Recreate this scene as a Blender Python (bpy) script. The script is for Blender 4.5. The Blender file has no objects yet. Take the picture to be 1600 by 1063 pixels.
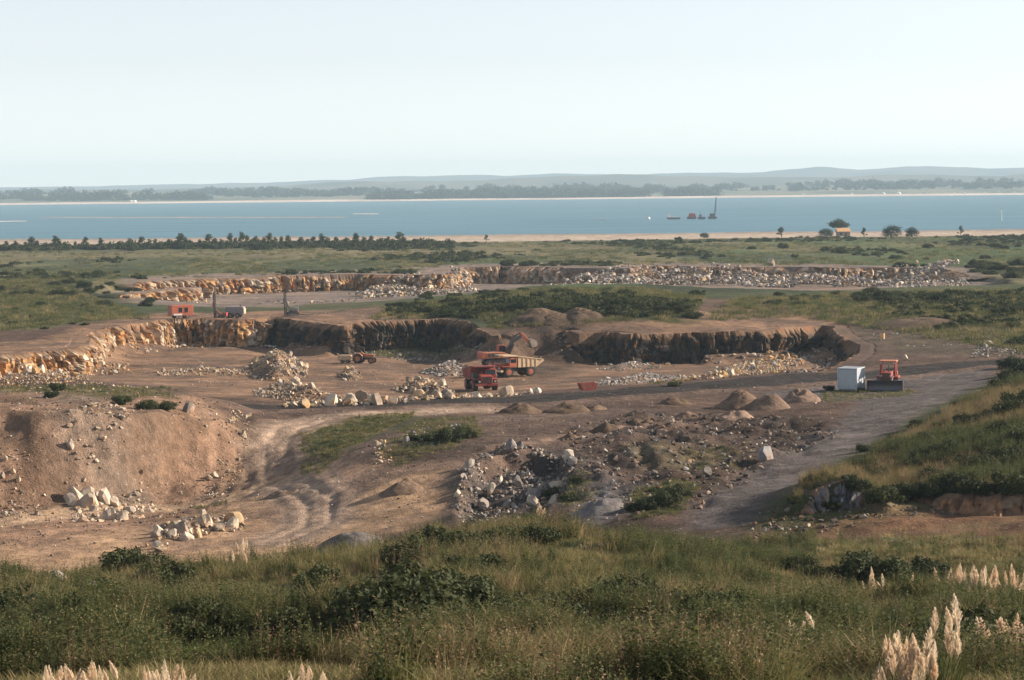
import bpy, bmesh, math, random
import numpy as np
from mathutils import Vector, Matrix

random.seed(7)
rng = np.random.default_rng(11)
scene = bpy.context.scene
COL = scene.collection

# ------------------------------------------------------------------ camera
LENS = 85.0
F = LENS / 36.0 * 1600.0          # focal length in photograph pixels
EYE = Vector((0.0, 0.0, 23.5))
PITCH = math.atan(237.5 / F)
ROLL = math.radians(0.573)
_f = Vector((0, math.cos(PITCH), -math.sin(PITCH)))
_u0 = Vector((0, math.sin(PITCH), math.cos(PITCH)))
_r0 = Vector((1, 0, 0))
_u = _u0 * math.cos(ROLL) + _r0 * math.sin(ROLL)
_r = _r0 * math.cos(ROLL) - _u0 * math.sin(ROLL)
cam = bpy.data.cameras.new('camera')
cam.lens = LENS
cam.sensor_width = 36.0
cam.clip_start = 0.5
cam.clip_end = 60000.0
camo = bpy.data.objects.new('camera', cam)
COL.objects.link(camo)
camo.matrix_world = Matrix(((_r.x, _u.x, -_f.x, EYE.x), (_r.y, _u.y, -_f.y, EYE.y), (_r.z, _u.z, -_f.z, EYE.z), (0, 0, 0, 1)))
scene.camera = camo

# ------------------------------------------------------------------ light
SUN_EL, SUN_AZ = math.radians(23.0), math.radians(11.0)   # azimuth from +X towards +Y
world = bpy.data.worlds.new('World')
scene.world = world
world.use_nodes = True
wn = world.node_tree.nodes
bg = wn['Background']
sky = wn.new('ShaderNodeTexSky')
sky.sky_type = 'NISHITA'
sky.sun_disc = False
sky.sun_elevation = SUN_EL
sky.sun_rotation = math.pi / 2 - SUN_AZ
sky.altitude = 0
sky.air_density = 0.74
sky.dust_density = 0.1
sky.ozone_density = 0.8
hs = wn.new('ShaderNodeHueSaturation')                 # thin high overcast of sea air: paler than a clear sky
hs.inputs['Saturation'].default_value = 0.36
tn = wn.new('ShaderNodeMix'); tn.data_type = 'RGBA'; tn.blend_type = 'MULTIPLY'; tn.inputs['Factor'].default_value = 1.0
tn.inputs['B'].default_value = (1.0, 0.99, 1.01, 1)
world.node_tree.links.new(sky.outputs[0], hs.inputs['Color'])
world.node_tree.links.new(hs.outputs[0], tn.inputs['A'])
world.node_tree.links.new(tn.outputs['Result'], bg.inputs[0])
bg.inputs[1].default_value = 0.080
sl = bpy.data.lights.new('sun', 'SUN')
sl.energy = 5.0
sl.angle = math.radians(0.55)
sl.color = (1.0, 0.86, 0.70)
slo = bpy.data.objects.new('sun', sl)
COL.objects.link(slo)
sd = Vector((math.cos(SUN_EL) * math.cos(SUN_AZ), math.cos(SUN_EL) * math.sin(SUN_AZ), math.sin(SUN_EL)))
slo.rotation_euler = sd.to_track_quat('Z', 'Y').to_euler()
slo.location = (300, 40, 140)
scene.view_settings.view_transform = 'Standard'
scene.view_settings.look = 'None'
scene.view_settings.exposure = 1.04
scene.view_settings.gamma = 1.0
scene.view_settings.use_curve_mapping = False
cy = scene.cycles
cy.max_bounces = 5
cy.diffuse_bounces = 2
cy.glossy_bounces = 2
cy.transmission_bounces = 2
cy.volume_bounces = 0
cy.transparent_max_bounces = 8
cy.use_denoising = True
cy.sample_clamp_indirect = 4.0

# ------------------------------------------------------------------ helpers
def at(px, py, z=0.0):
    """photograph pixel -> point on the level z"""
    d = _f + _r * ((px - 800.0) / F) - _u * ((py - 531.5) / F)
    t = (z - EYE.z) / d.z
    p = EYE + d * t
    return (p.x, p.y, z)

def atd(px, py, y):
    """photograph pixel -> point at ground distance y"""
    d = _f + _r * ((px - 800.0) / F) - _u * ((py - 531.5) / F)
    p = EYE + d * (y / d.y)
    return (p.x, p.y, p.z)

def hsh(ix, iy, seed):
    with np.errstate(over='ignore'):
        h = ix.astype(np.int64).astype(np.uint32) * np.uint32(374761393) + iy.astype(np.int64).astype(np.uint32) * np.uint32(668265263) + np.uint32((seed * 974711 + 12345) & 0xffffffff)
        h = (h ^ (h >> np.uint32(13))) * np.uint32(1274126177)
        h = (h ^ (h >> np.uint32(16))) * np.uint32(2246822519)
        h = h ^ (h >> np.uint32(13))
    return h.astype(np.float64) / 4294967295.0

def vn(x, y, seed=0):
    xi, yi = np.floor(x), np.floor(y)
    fx, fy = x - xi, y - yi
    fx = fx * fx * (3 - 2 * fx); fy = fy * fy * (3 - 2 * fy)
    a = hsh(xi, yi, seed); b = hsh(xi + 1, yi, seed); c = hsh(xi, yi + 1, seed); d = hsh(xi + 1, yi + 1, seed)
    return (a + (b - a) * fx) * (1 - fy) + (c + (d - c) * fx) * fy

def fbm(x, y, scale, octv=4, seed=0, gain=0.5):
    s = 0.0; a = 1.0; t = 0.0; k = 1.0 / scale
    for i in range(octv):
        s = s + a * vn(x * k + 17.3 * i, y * k - 9.1 * i, seed + i)
        t += a; a *= gain; k *= 2.03
    return s / t          # 0..1

def sstep(a, b, v):
    t = np.clip((v - a) / (b - a), 0, 1)
    return t * t * (3 - 2 * t)

def sdf(x, y, poly):
    """signed distance to a closed polygon, positive inside"""
    P = np.asarray(poly, float)[:, :2]
    d2 = np.full(x.shape, 1e18)
    ins = np.zeros(x.shape, bool)
    n = len(P)
    for i in range(n):
        ax, ay = P[i]; bx, by = P[(i + 1) % n]
        ex, ey = bx - ax, by - ay
        L = ex * ex + ey * ey + 1e-12
        wx, wy = x - ax, y - ay
        t = np.clip((wx * ex + wy * ey) / L, 0, 1)
        qx, qy = wx - ex * t, wy - ey * t
        d2 = np.minimum(d2, qx * qx + qy * qy)
        if ay != by:
            c = (ay > y) != (by > y)
            ins ^= c & (x < ax + (y - ay) * ex / ey)
    d = np.sqrt(d2)
    return np.where(ins, d, -d)

def dline(x, y, pts):
    """distance to an open polyline"""
    P = np.asarray(pts, float)[:, :2]
    d2 = np.full(x.shape, 1e18)
    for i in range(len(P) - 1):
        ax, ay = P[i]; bx, by = P[i + 1]
        ex, ey = bx - ax, by - ay
        L = ex * ex + ey * ey + 1e-12
        t = np.clip(((x - ax) * ex + (y - ay) * ey) / L, 0, 1)
        d2 = np.minimum(d2, (x - ax - ex * t) ** 2 + (y - ay - ey * t) ** 2)
    return np.sqrt(d2)

class RBF:
    def __init__(s, pts, c=3.5, sy=0.55, lam=0.6):
        P = np.asarray(pts, float)
        s.sy = sy; s.c = c
        s.P = np.stack([P[:, 0], P[:, 1] * sy], 1)
        D = np.sqrt(((s.P[:, None] - s.P[None]) ** 2).sum(2) + c * c)
        n = len(P)
        A = np.zeros((n + 1, n + 1)); A[:n, :n] = D - np.eye(n) * lam; A[:n, n] = 1; A[n, :n] = 1
        b = np.zeros(n + 1); b[:n] = P[:, 2]
        s.w = np.linalg.solve(A, b)
    def __call__(s, x, y):
        sh = x.shape
        x = x.ravel(); y = y.ravel() * s.sy
        out = np.empty(len(x))
        for i in range(0, len(x), 40000):
            dx = x[i:i + 40000, None] - s.P[None, :, 0]; dy = y[i:i + 40000, None] - s.P[None, :, 1]
            out[i:i + 40000] = np.sqrt(dx * dx + dy * dy + s.c * s.c) @ s.w[:-1] + s.w[-1]
        return out.reshape(sh)

def W(l):
    """pixel triples (px, py, z) -> world triples"""
    return [at(*p) for p in l]

# ------------------------------------------------------------------ materials
MATS = {}
def nmat(name):
    m = bpy.data.materials.new(name)
    m.use_nodes = True
    MATS[name] = m
    return m, m.node_tree.nodes, m.node_tree.links, m.node_tree.nodes['Principled BSDF']

def paint(name, col, rough=0.6, metal=0.0, dirt=0.35, dirtcol=(0.20, 0.13, 0.085), scale=1.6):
    """painted or bare surface with dust and wear"""
    m, n, l, b = nmat(name)
    tc = n.new('ShaderNodeTexCoord')
    nz = n.new('ShaderNodeTexNoise'); nz.inputs['Scale'].default_value = scale; nz.inputs['Detail'].default_value = 6
    l.new(tc.outputs['Object'], nz.inputs['Vector'])
    cr = n.new('ShaderNodeValToRGB'); cr.color_ramp.elements[0].position = 0.40; cr.color_ramp.elements[1].position = 0.72
    l.new(nz.outputs['Fac'], cr.inputs['Fac'])
    mu = n.new('ShaderNodeMath'); mu.operation = 'MULTIPLY'; mu.inputs[1].default_value = dirt
    l.new(cr.outputs['Color'], mu.inputs[0])
    mx = n.new('ShaderNodeMix'); mx.data_type = 'RGBA'
    mx.inputs['A'].default_value = (*col, 1); mx.inputs['B'].default_value = (*dirtcol, 1)
    l.new(mu.outputs[0], mx.inputs['Factor'])
    l.new(mx.outputs['Result'], b.inputs['Base Color'])
    b.inputs['Roughness'].default_value = rough
    b.inputs['Metallic'].default_value = metal
    return m

def foliage(name, cols, trans=0.25, rough=0.75):
    """leaf colour varied from plant to plant and within a plant"""
    m, n, l, b = nmat(name)
    oi = n.new('ShaderNodeObjectInfo')
    geo = n.new('ShaderNodeNewGeometry')
    ad = n.new('ShaderNodeMath'); ad.operation = 'MULTIPLY_ADD'; ad.inputs[1].default_value = 0.35
    ml = n.new('ShaderNodeMath'); ml.operation = 'MULTIPLY'; ml.inputs[1].default_value = 0.65
    l.new(oi.outputs['Random'], ml.inputs[0])
    l.new(geo.outputs['Random Per Island'], ad.inputs[0]); l.new(ml.outputs[0], ad.inputs[2])
    cr = n.new('ShaderNodeValToRGB')
    e = cr.color_ramp.elements
    while len(e) < len(cols): e.new(0.5)
    for i, c in enumerate(cols):
        e[i].position = i / (len(cols) - 1); e[i].color = (*c, 1)
    l.new(ad.outputs[0], cr.inputs['Fac'])
    l.new(cr.outputs['Color'], b.inputs['Base Color'])
    b.inputs['Roughness'].default_value = rough
    b.inputs['Specular IOR Level'].default_value = 0.25
    tr = n.new('ShaderNodeBsdfTranslucent')
    l.new(cr.outputs['Color'], tr.inputs['Color'])
    mx = n.new('ShaderNodeMixShader'); mx.inputs[0].default_value = trans
    l.new(b.outputs[0], mx.inputs[1]); l.new(tr.outputs[0], mx.inputs[2])
    l.new(mx.outputs[0], n['Material Output'].inputs['Surface'])
    return m

def earth(name, attr='Col', bump=0.5, fine=1.0, stones=0.5):
    """soil coloured by the ground's own colour layer, broken up by grain, stones and damp patches"""
    m, n, l, b = nmat(name)
    at_ = n.new('ShaderNodeAttribute'); at_.attribute_name = attr
    geo = n.new('ShaderNodeNewGeometry')
    def noise(sc, det, vec=None):
        q = n.new('ShaderNodeTexNoise'); q.inputs['Scale'].default_value = sc; q.inputs['Detail'].default_value = det
        q.inputs['Roughness'].default_value = 0.65
        l.new(vec or geo.outputs['Position'], q.inputs['Vector']); return q
    n1 = noise(0.09, 5); n2 = noise(0.9 * fine, 6); n3 = noise(6.0 * fine, 3)
    def rng_(src, lo, hi):
        q = n.new('ShaderNodeMapRange'); q.inputs['From Min'].default_value = 0.3; q.inputs['From Max'].default_value = 0.7
        q.inputs['To Min'].default_value = lo; q.inputs['To Max'].default_value = hi
        l.new(src, q.inputs['Value']); return q.outputs['Result']
    a = rng_(n1.outputs['Fac'], 0.66, 1.28); c = rng_(n2.outputs['Fac'], 0.62, 1.35); d = rng_(n3.outputs['Fac'], 0.8, 1.2)
    m1 = n.new('ShaderNodeMath'); m1.operation = 'MULTIPLY'; l.new(a, m1.inputs[0]); l.new(c, m1.inputs[1])
    m2 = n.new('ShaderNodeMath'); m2.operation = 'MULTIPLY'; l.new(m1.outputs[0], m2.inputs[0]); l.new(d, m2.inputs[1])
    vm = n.new('ShaderNodeVectorMath'); vm.operation = 'SCALE'
    l.new(at_.outputs['Color'], vm.inputs[0]); l.new(m2.outputs[0], vm.inputs['Scale'])
    # scattered pale stones
    vo = n.new('ShaderNodeTexVoronoi'); vo.inputs['Scale'].default_value = 1.7 * fine
    l.new(geo.outputs['Position'], vo.inputs['Vector'])
    lt = n.new('ShaderNodeMath'); lt.operation = 'LESS_THAN'; lt.inputs[1].default_value = 0.16
    l.new(vo.outputs['Distance'], lt.inputs[0])
    gt = n.new('ShaderNodeMath'); gt.operation = 'GREATER_THAN'; gt.inputs[1].default_value = 0.60
    sx = n.new('ShaderNodeSeparateXYZ'); l.new(vo.outputs['Color'], sx.inputs[0]); l.new(sx.outputs['X'], gt.inputs[0])
    an = n.new('ShaderNodeMath'); an.operation = 'MULTIPLY'; l.new(lt.outputs[0], an.inputs[0]); l.new(gt.outputs[0], an.inputs[1])
    st = n.new('ShaderNodeMath'); st.operation = 'MULTIPLY'; st.inputs[1].default_value = stones
    l.new(an.outputs[0], st.inputs[0])
    mx = n.new('ShaderNodeMix'); mx.data_type = 'RGBA'; mx.inputs['B'].default_value = (0.42, 0.36, 0.30, 1)
    l.new(st.outputs[0], mx.inputs['Factor']); l.new(vm.outputs[0], mx.inputs['A'])
    l.new(mx.outputs['Result'], b.inputs['Base Color'])
    b.inputs['Roughness'].default_value = 0.95
    b.inputs['Specular IOR Level'].default_value = 0.15
    bp = n.new('ShaderNodeBump'); bp.inputs['Strength'].default_value = bump; bp.inputs['Distance'].default_value = 0.35
    hs = n.new('ShaderNodeMath'); hs.operation = 'MULTIPLY_ADD'; hs.inputs[1].default_value = 0.35
    l.new(n3.outputs['Fac'], hs.inputs[0]); l.new(n2.outputs['Fac'], hs.inputs[2])
    l.new(hs.outputs[0], bp.inputs['Height']); l.new(bp.outputs[0], b.inputs['Normal'])
    return m

def rockmat(name, attr=None):
    """stone; attr = colour layer, else the object's own tint"""
    m, n, l, b = nmat(name)
    if attr:
        s = n.new('ShaderNodeAttribute'); s.attribute_name = attr; src = s.outputs['Color']
        tc = n.new('ShaderNodeNewGeometry'); vec = tc.outputs['Position']
    else:
        s = n.new('ShaderNodeObjectInfo'); src = s.outputs['Color']
        tc = n.new('ShaderNodeTexCoord'); vec = tc.outputs['Object']
    nz = n.new('ShaderNodeTexNoise'); nz.inputs['Scale'].default_value = 1.3; nz.inputs['Detail'].default_value = 7; nz.inputs['Roughness'].default_value = 0.65
    l.new(vec, nz.inputs['Vector'])
    mr = n.new('ShaderNodeMapRange'); mr.inputs['From Min'].default_value = 0.3; mr.inputs['From Max'].default_value = 0.7
    mr.inputs['To Min'].default_value = 0.6; mr.inputs['To Max'].default_value = 1.3
    l.new(nz.outputs['Fac'], mr.inputs['Value'])
    vm = n.new('ShaderNodeVectorMath'); vm.operation = 'SCALE'
    l.new(src, vm.inputs[0]); l.new(mr.outputs['Result'], vm.inputs['Scale'])
    # rusty weathering on joint faces
    n2 = n.new('ShaderNodeTexNoise'); n2.inputs['Scale'].default_value = 0.6; n2.inputs['Detail'].default_value = 4
    l.new(vec, n2.inputs['Vector'])
    m2 = n.new('ShaderNodeMapRange'); m2.inputs['From Min'].default_value = 0.52; m2.inputs['From Max'].default_value = 0.72
    m2.inputs['To Max'].default_value = 0.8
    l.new(n2.outputs['Fac'], m2.inputs['Value'])
    ru = n.new('ShaderNodeMix'); ru.data_type = 'RGBA'; ru.blend_type = 'MULTIPLY'; ru.inputs['Factor'].default_value = 1.0
    ru.inputs['B'].default_value = (1.05, 0.66, 0.36, 1)
    l.new(vm.outputs[0], ru.inputs['A'])
    mx = n.new('ShaderNodeMix'); mx.data_type = 'RGBA'
    l.new(m2.outputs['Result'], mx.inputs['Factor']); l.new(vm.outputs[0], mx.inputs['A']); l.new(ru.outputs['Result'], mx.inputs['B'])
    l.new(mx.outputs['Result'], b.inputs['Base Color'])
    b.inputs['Roughness'].default_value = 0.9
    b.inputs['Specular IOR Level'].default_value = 0.2
    bp = n.new('ShaderNodeBump'); bp.inputs['Strength'].default_value = 0.6; bp.inputs['Distance'].default_value = 0.15
    l.new(nz.outputs['Fac'], bp.inputs['Height']); l.new(bp.outputs[0], b.inputs['Normal'])
    return m

M_EARTH = earth('quarry soil', bump=0.9)
M_HEAP = earth('tipped spoil', bump=0.6, fine=2.0, stones=0.25)
M_CLIFF = rockmat('quarry rock face', 'Col')
M_ROCK = rockmat('boulder stone')
M_RUBBLE = rockmat('rubble stone', 'Col')
M_GRASS = foliage('tall dry grass', [(0.075, 0.085, 0.026), (0.145, 0.14, 0.05), (0.25, 0.20, 0.09), (0.40, 0.30, 0.16)], trans=0.42)
M_GREEN = foliage('green herb leaves', [(0.03, 0.042, 0.014), (0.058, 0.075, 0.023), (0.10, 0.11, 0.038), (0.17, 0.15, 0.066)], trans=0.4)
M_BROWN = foliage('dead brown stalks', [(0.10, 0.07, 0.036), (0.19, 0.13, 0.068), (0.30, 0.21, 0.12)], trans=0.3)
M_LAWN = foliage('short fresh grass', [(0.13, 0.21, 0.03), (0.20, 0.29, 0.045), (0.29, 0.32, 0.08)])
M_SHRUB = foliage('shrub leaves', [(0.024, 0.033, 0.011), (0.042, 0.052, 0.016), (0.072, 0.08, 0.026)], trans=0.25)
M_TREE = foliage('tree leaves', [(0.025, 0.04, 0.016), (0.04, 0.06, 0.022), (0.06, 0.08, 0.03)], trans=0.15)
M_DARKTREE = foliage('dark evergreen leaves', [(0.010, 0.022, 0.010), (0.02, 0.035, 0.014), (0.03, 0.045, 0.018)], trans=0.1)
M_PLUME = foliage('pampas plume', [(0.74, 0.54, 0.37), (0.84, 0.68, 0.50), (0.90, 0.80, 0.64)], trans=0.45)
M_BARK = paint('bark', (0.12, 0.09, 0.065), 0.95, 0, 0.6, (0.05, 0.04, 0.03))
M_STALK = paint('dry stalk', (0.28, 0.22, 0.11), 0.9, 0, 0.3)
M_STEEL = paint('dark steel', (0.055, 0.055, 0.06), 0.55, 0.3, 0.5)
M_RED = paint('red machine paint', (0.30, 0.035, 0.024), 0.6, 0, 0.75, scale=2.2)
M_ORANGE = paint('orange machine paint', (0.44, 0.095, 0.042), 0.6, 0, 0.7, scale=2.2)
M_FADED = paint('faded orange paint', (0.46, 0.16, 0.075), 0.6, 0, 0.65, scale=2.2)
M_CREAM = paint('cream dusty paint', (0.60, 0.43, 0.26), 0.6, 0, 0.5, (0.35, 0.23, 0.14))
M_WHITE = paint('white container paint', (0.44, 0.49, 0.53), 0.5, 0, 0.25, (0.26, 0.22, 0.18), 0.8)
M_GREYP = paint('grey machine paint', (0.22, 0.21, 0.22), 0.55, 0, 0.4)
M_BUCKET = paint('worn bucket steel', (0.55, 0.45, 0.34), 0.45, 0.2, 0.4)
M_BLADE = paint('scoured blade steel', (0.10, 0.11, 0.13), 0.4, 0.5, 0.4)
M_RUBBER = paint('tyre rubber', (0.022, 0.021, 0.02), 0.9, 0, 0.5)
M_PIPE = paint('black hose rubber', (0.03, 0.03, 0.03), 0.7, 0, 0.4)
M_ROOF = paint('orange iron roof', (0.72, 0.42, 0.20), 0.5, 0, 0.3)
M_WALL = paint('timber wall', (0.22, 0.20, 0.18), 0.8, 0, 0.4)
M_HULL = paint('grey hull', (0.12, 0.13, 0.15), 0.6, 0, 0.4)
M_HOUSE = paint('white weatherboard', (0.75, 0.73, 0.68), 0.7, 0, 0.2)
def glass(name, col=(0.02, 0.025, 0.03)):
    m, n, l, b = nmat(name)
    b.inputs['Base Color'].default_value = (*col, 1); b.inputs['Roughness'].default_value = 0.08
    return m
M_GLASS = glass('cab glass')
M_LAMP = glass('lamp glass', (0.5, 0.5, 0.48))

# ------------------------------------------------------------------ object helpers
def link(name, mesh, mat=None, parent=None, label=None, cat=None, group=None, kind=None):
    o = bpy.data.objects.new(name, mesh)
    COL.objects.link(o)
    if mat is not None and mesh is not None and not mesh.materials:
        mesh.materials.append(mat)
    if parent is not None: o.parent = parent
    if label: o['label'] = label
    if cat: o['category'] = cat
    if group: o['group'] = group
    if kind: o['kind'] = kind
    return o

def thing(name, label, cat, loc, rz=0.0, group=None, scale=1.0):
    o = bpy.data.objects.new(name, None)
    COL.objects.link(o)
    o.location = loc; o.rotation_euler = (0, 0, rz); o.scale = (scale,) * 3
    o.empty_display_size = 0.5
    o['label'] = label; o['category'] = cat
    if group: o['group'] = group
    return o

def npmesh(name, v, f, col=None, smooth=False, mat=None):
    """mesh from arrays; f is (n,3) or (n,4)"""
    v = np.asarray(v, np.float32); f = np.asarray(f, np.int32)
    me = bpy.data.meshes.new(name)
    me.vertices.add(len(v)); me.vertices.foreach_set('co', v.ravel())
    k = f.shape[1]
    me.loops.add(f.size); me.loops.foreach_set('vertex_index', f.ravel())
    me.polygons.add(len(f))
    me.polygons.foreach_set('loop_start', np.arange(0, f.size, k, dtype=np.int32))
    me.polygons.foreach_set('loop_total', np.full(len(f), k, np.int32))
    me.polygons.foreach_set('use_smooth', np.full(len(f), smooth))
    me.update(calc_edges=True)
    if col is not None:
        a = me.color_attributes.new('Col', 'FLOAT_COLOR', 'POINT')
        c = np.ones((len(v), 4), np.float32); c[:, :3] = col
        a.data.foreach_set('color', c.ravel())
    if mat: me.materials.append(mat)
    return me

class B:
    """collects boxes, bars, drums and profiles into one mesh"""
    def __init__(s): s.bm = bmesh.new()
    def box(s, c, d, rot=None):
        m = Matrix.Translation(c)
        if rot is not None: m = m @ (Matrix.Rotation(rot[1], 4, rot[0]))
        m = m @ Matrix.Diagonal((d[0], d[1], d[2], 1))
        bmesh.ops.create_cube(s.bm, size=1.0, matrix=m); return s
    def bar(s, a, b, w, h=None):
        a = Vector(a); b = Vector(b); h = h or w
        d = b - a
        q = d.to_track_quat('Z', 'Y').to_matrix().to_4x4()
        m = Matrix.Translation((a + b) / 2) @ q @ Matrix.Diagonal((w, h, d.length, 1))
        bmesh.ops.create_cube(s.bm, size=1.0, matrix=m); return s
    def rod(s, a, b, r, r2=None, seg=10):
        a = Vector(a); b = Vector(b); d = b - a
        q = d.to_track_quat('Z', 'Y').to_matrix().to_4x4()
        bmesh.ops.create_cone(s.bm, cap_ends=True, segments=seg, radius1=r, radius2=r if r2 is None else r2, depth=d.length, matrix=Matrix.Translation((a + b) / 2) @ q); return s
    def prof(s, pts, y0, y1):
        """side outline (x, z) extruded from y0 to y1"""
        n = len(pts)
        A = [s.bm.verts.new((p[0], y0, p[1])) for p in pts]; C = [s.bm.verts.new((p[0], y1, p[1])) for p in pts]
        s.bm.faces.new(A); s.bm.faces.new(C[::-1])
        for i in range(n):
            j = (i + 1) % n
            s.bm.faces.new((A[j], A[i], C[i], C[j]))
        return s
    def face(s, pts):
        s.bm.faces.new([s.bm.verts.new(p) for p in pts]); return s
    def mesh(s, name, mat, bev=0.0):
        if bev:
            bmesh.ops.bevel(s.bm, geom=list(s.bm.edges), offset=bev, segments=1, affect='EDGES', clamp_overlap=True)
        bmesh.ops.recalc_face_normals(s.bm, faces=list(s.bm.faces))
        me = bpy.data.meshes.new(name); s.bm.to_mesh(me); s.bm.free()
        me.materials.append(mat); return me
    def part(s, name, mat, parent, bev=0.0, label=None):
        return link(name, s.mesh(name, mat, bev), None, parent, label)

def copy_tree(o, parent=None):
    c = o.copy(); COL.objects.link(c); c.parent = parent
    if parent is not None: c.matrix_parent_inverse = o.matrix_parent_inverse.copy()
    for ch in list(o.children): copy_tree(ch, c)
    return c

# ------------------------------------------------------------------ shape of the land
def prof_pts(us, rows):
    return [(u * y, y, z) for u in us for (y, z) in rows]

near = [(-20, 22), (0, 21.8), (20, 18.5), (45, 14.2), (65, 11.2)]
base_pts = prof_pts((-0.27, -0.14), near + [(90, 8.3), (114, 5.6), (127, 2.2), (141, -3.3), (165, -3.9)])
base_pts += prof_pts((-0.04, 0.03), near + [(90, 8.5), (110, 6.5), (126, 5.0), (142, 0.8), (155, -1.6)])
base_pts += prof_pts((0.13, 0.20, 0.29), near[:-1] + [(65, 11.0), (90, 7.7), (120, 4.0), (148, 1.0), (160, 0.2)])
base_pts += W([  # lower yard
    (-250, 822, -4.3), (0, 824, -4.3), (150, 816, -4.3), (300, 812, -4.1), (420, 815, -4), (-80, 800, -4.4), (0, 796, -4.4), (60, 790, -4.4), (120, 783, -4.4), (180, 775, -4.4), (230, 766, -4.4), (280, 758, -4.2), (320, 752, -4),
    (375, 726, -3.0), (440, 770, -3.4), (520, 800, -3.4), (600, 800, -2.6), (-250, 800, -4),
    # bank top
    (355, 668, 0.2), (-250, 612, 0.8), (0, 606, 0.8), (130, 607, 0.6), (250, 630, 0.6), (-250, 660, 0.5), (0, 668, 0.5), (150, 670, 0.4), (280, 672, 0.2),
    # track ramp and centre ground
    (420, 650, 0), (440, 700, -1.6), (520, 650, 0), (560, 700, -0.5), (540, 750, -1.8), (640, 650, 0.1), (680, 690, 0), (650, 750, -1.2), (700, 790, -2.2),
    (720, 715, -0.1), (880, 712, 0), (800, 650, 0), (950, 650, 0), (1000, 700, 0.2), (900, 690, 0), (950, 760, -0.2), (1060, 740, 0), (1010, 800, 0.2),
    (800, 775, -0.8), (760, 792, -1.2), (850, 775, -0.6),
    (1100, 640, 0), (1200, 660, 0), (1150, 720, 0), (1250, 700, 0), (1300, 620, 0), (1400, 615, 0), (1500, 600, 0), (1350, 680, 0), (1230, 760, 0), (1120, 820, 0),
    # knoll by the road
    (1190, 826, 0.2), (1300, 826, 0.2), (1420, 818, 0.2), (1590, 812, 0.3), (1800, 805, 0.5), (1220, 792, 1.3), (1320, 778, 1.8), (1420, 775, 2.2), (1560, 785, 2.2), (1750, 780, 2.4),
    (1340, 735, 1.2), (1450, 695, 1.9), (1590, 640, 3.2), (1590, 720, 2.9), (1750, 650, 4.2), (1560, 605, 1.5), (1650, 590, 2.0), (1600, 575, 0.6),
    # haul road
    (300, 638, 0), (600, 634, 0), (1000, 612, 0), (1450, 577, 0), (1700, 566, 0),
    # plain round the pits
    (-250, 540, 0), (0, 545, 0.2), (60, 520, 0.4), (140, 505, 0), (300, 498, 0), (420, 496, 0), (560, 500, 0.1), (700, 498, 0.2), (780, 512, 0), (900, 515, 0), (1050, 514, 0), (1200, 510, 0), (1300, 507, 0), (1400, 520, 0.2),
    (1400, 545, 0), (1500, 540, 0.2), (1600, 545, 0.4), (1800, 545, 0.5), (1450, 495, 1.2), (1570, 490, 1.5), (1750, 490, 2.0),
    (700, 482, 1.2), (850, 474, 3.0), (1000, 474, 3.2), (1100, 482, 1.6), (600, 480, 0.8), (1250, 475, 1.0), (1400, 462, 1.5), (1550, 468, 1.5),
    (-250, 480, 0.3), (0, 470, 0.4), (100, 490, 0.2), (170, 455, 0.6), (0, 440, 0.5), (250, 430, 0.3), (500, 425, 0.2), (760, 412, 0.2), (1000, 412, 0), (1250, 415, 0), (1500, 415, 0), (1750, 420, 0.5),
    (300, 490, -0.4), (420, 486, -0.8),
    (-100, 405, -0.4), (400, 402, -0.4), (800, 396, -0.4), (1200, 390, 0.2), (1600, 385, 0.2), (-100, 390, -1.2), (400, 387, -1.2), (800, 381, -1.2), (1200, 373, -0.6), (1600, 369, -0.4),
])
for u in (-0.36, -0.2, -0.1, 0, 0.1, 0.2, 0.36):
    base_pts += [(u * 1220, 1220, -2.2), (u * 1400, 1400, -3.05), (u * 1520, 1520, -4.2)]
RB = RBF(base_pts)

# near pit: rim points (px, py, depth below the rim); cliffs where depth is given
RIM_W = [(-70, 568, -3.2), (0, 558, -3.4), (60, 553, -3.6), (112, 549, -3.8), (134, 540, -4.0), (140, 524, -4.2), (165, 515, -4.4), (205, 509, -4.5), (240, 503, -4.6), (262, 500, -4.7), (320, 499, -4.7), (372, 500, -4.7),
         (418, 498, -5.0), (430, 497, -5.3), (500, 505, -5.4), (538, 508, -5.2), (560, 505, -5.2), (620, 502, -5.4), (690, 500, -5.6), (730, 505, -5.6), (757, 515, -5.2), (766, 521, -4.2), (780, 521, -2.4), (796, 518, -0.5)]
RIM_E = [(874, 515, -0.5), (888, 517, -2.4), (904, 519, -4.6), (930, 518, -5.0), (985, 520, -5.2), (1050, 518, -5.3), (1120, 517, -5.3), (1190, 515, -5.2), (1240, 512, -5.0), (1285, 509, -4.8), (1302, 510, -4.6), (1307, 519, -4.2), (1322, 530, -3.8), (1342, 538, -3.4), (1340, 550, -2.6), (1322, 562, -1.6), (1298, 573, -0.9), (1268, 581, -0.3)]
RAMP_S = [(1200, 590), (1100, 601), (1000, 609), (920, 616), (830, 622), (700, 630), (600, 636), (440, 641), (350, 641), (300, 636), (235, 614), (150, 602), (60, 606), (-70, 612)]
RAMP_N = [(835, 514)]
PIT = [at(p[0], p[1], 0) for p in RIM_W] + [at(p[0], p[1], 0) for p in RAMP_N] + [at(p[0], p[1], 0) for p in RIM_E] + [at(p[0], p[1], 0) for p in RAMP_S]

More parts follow.
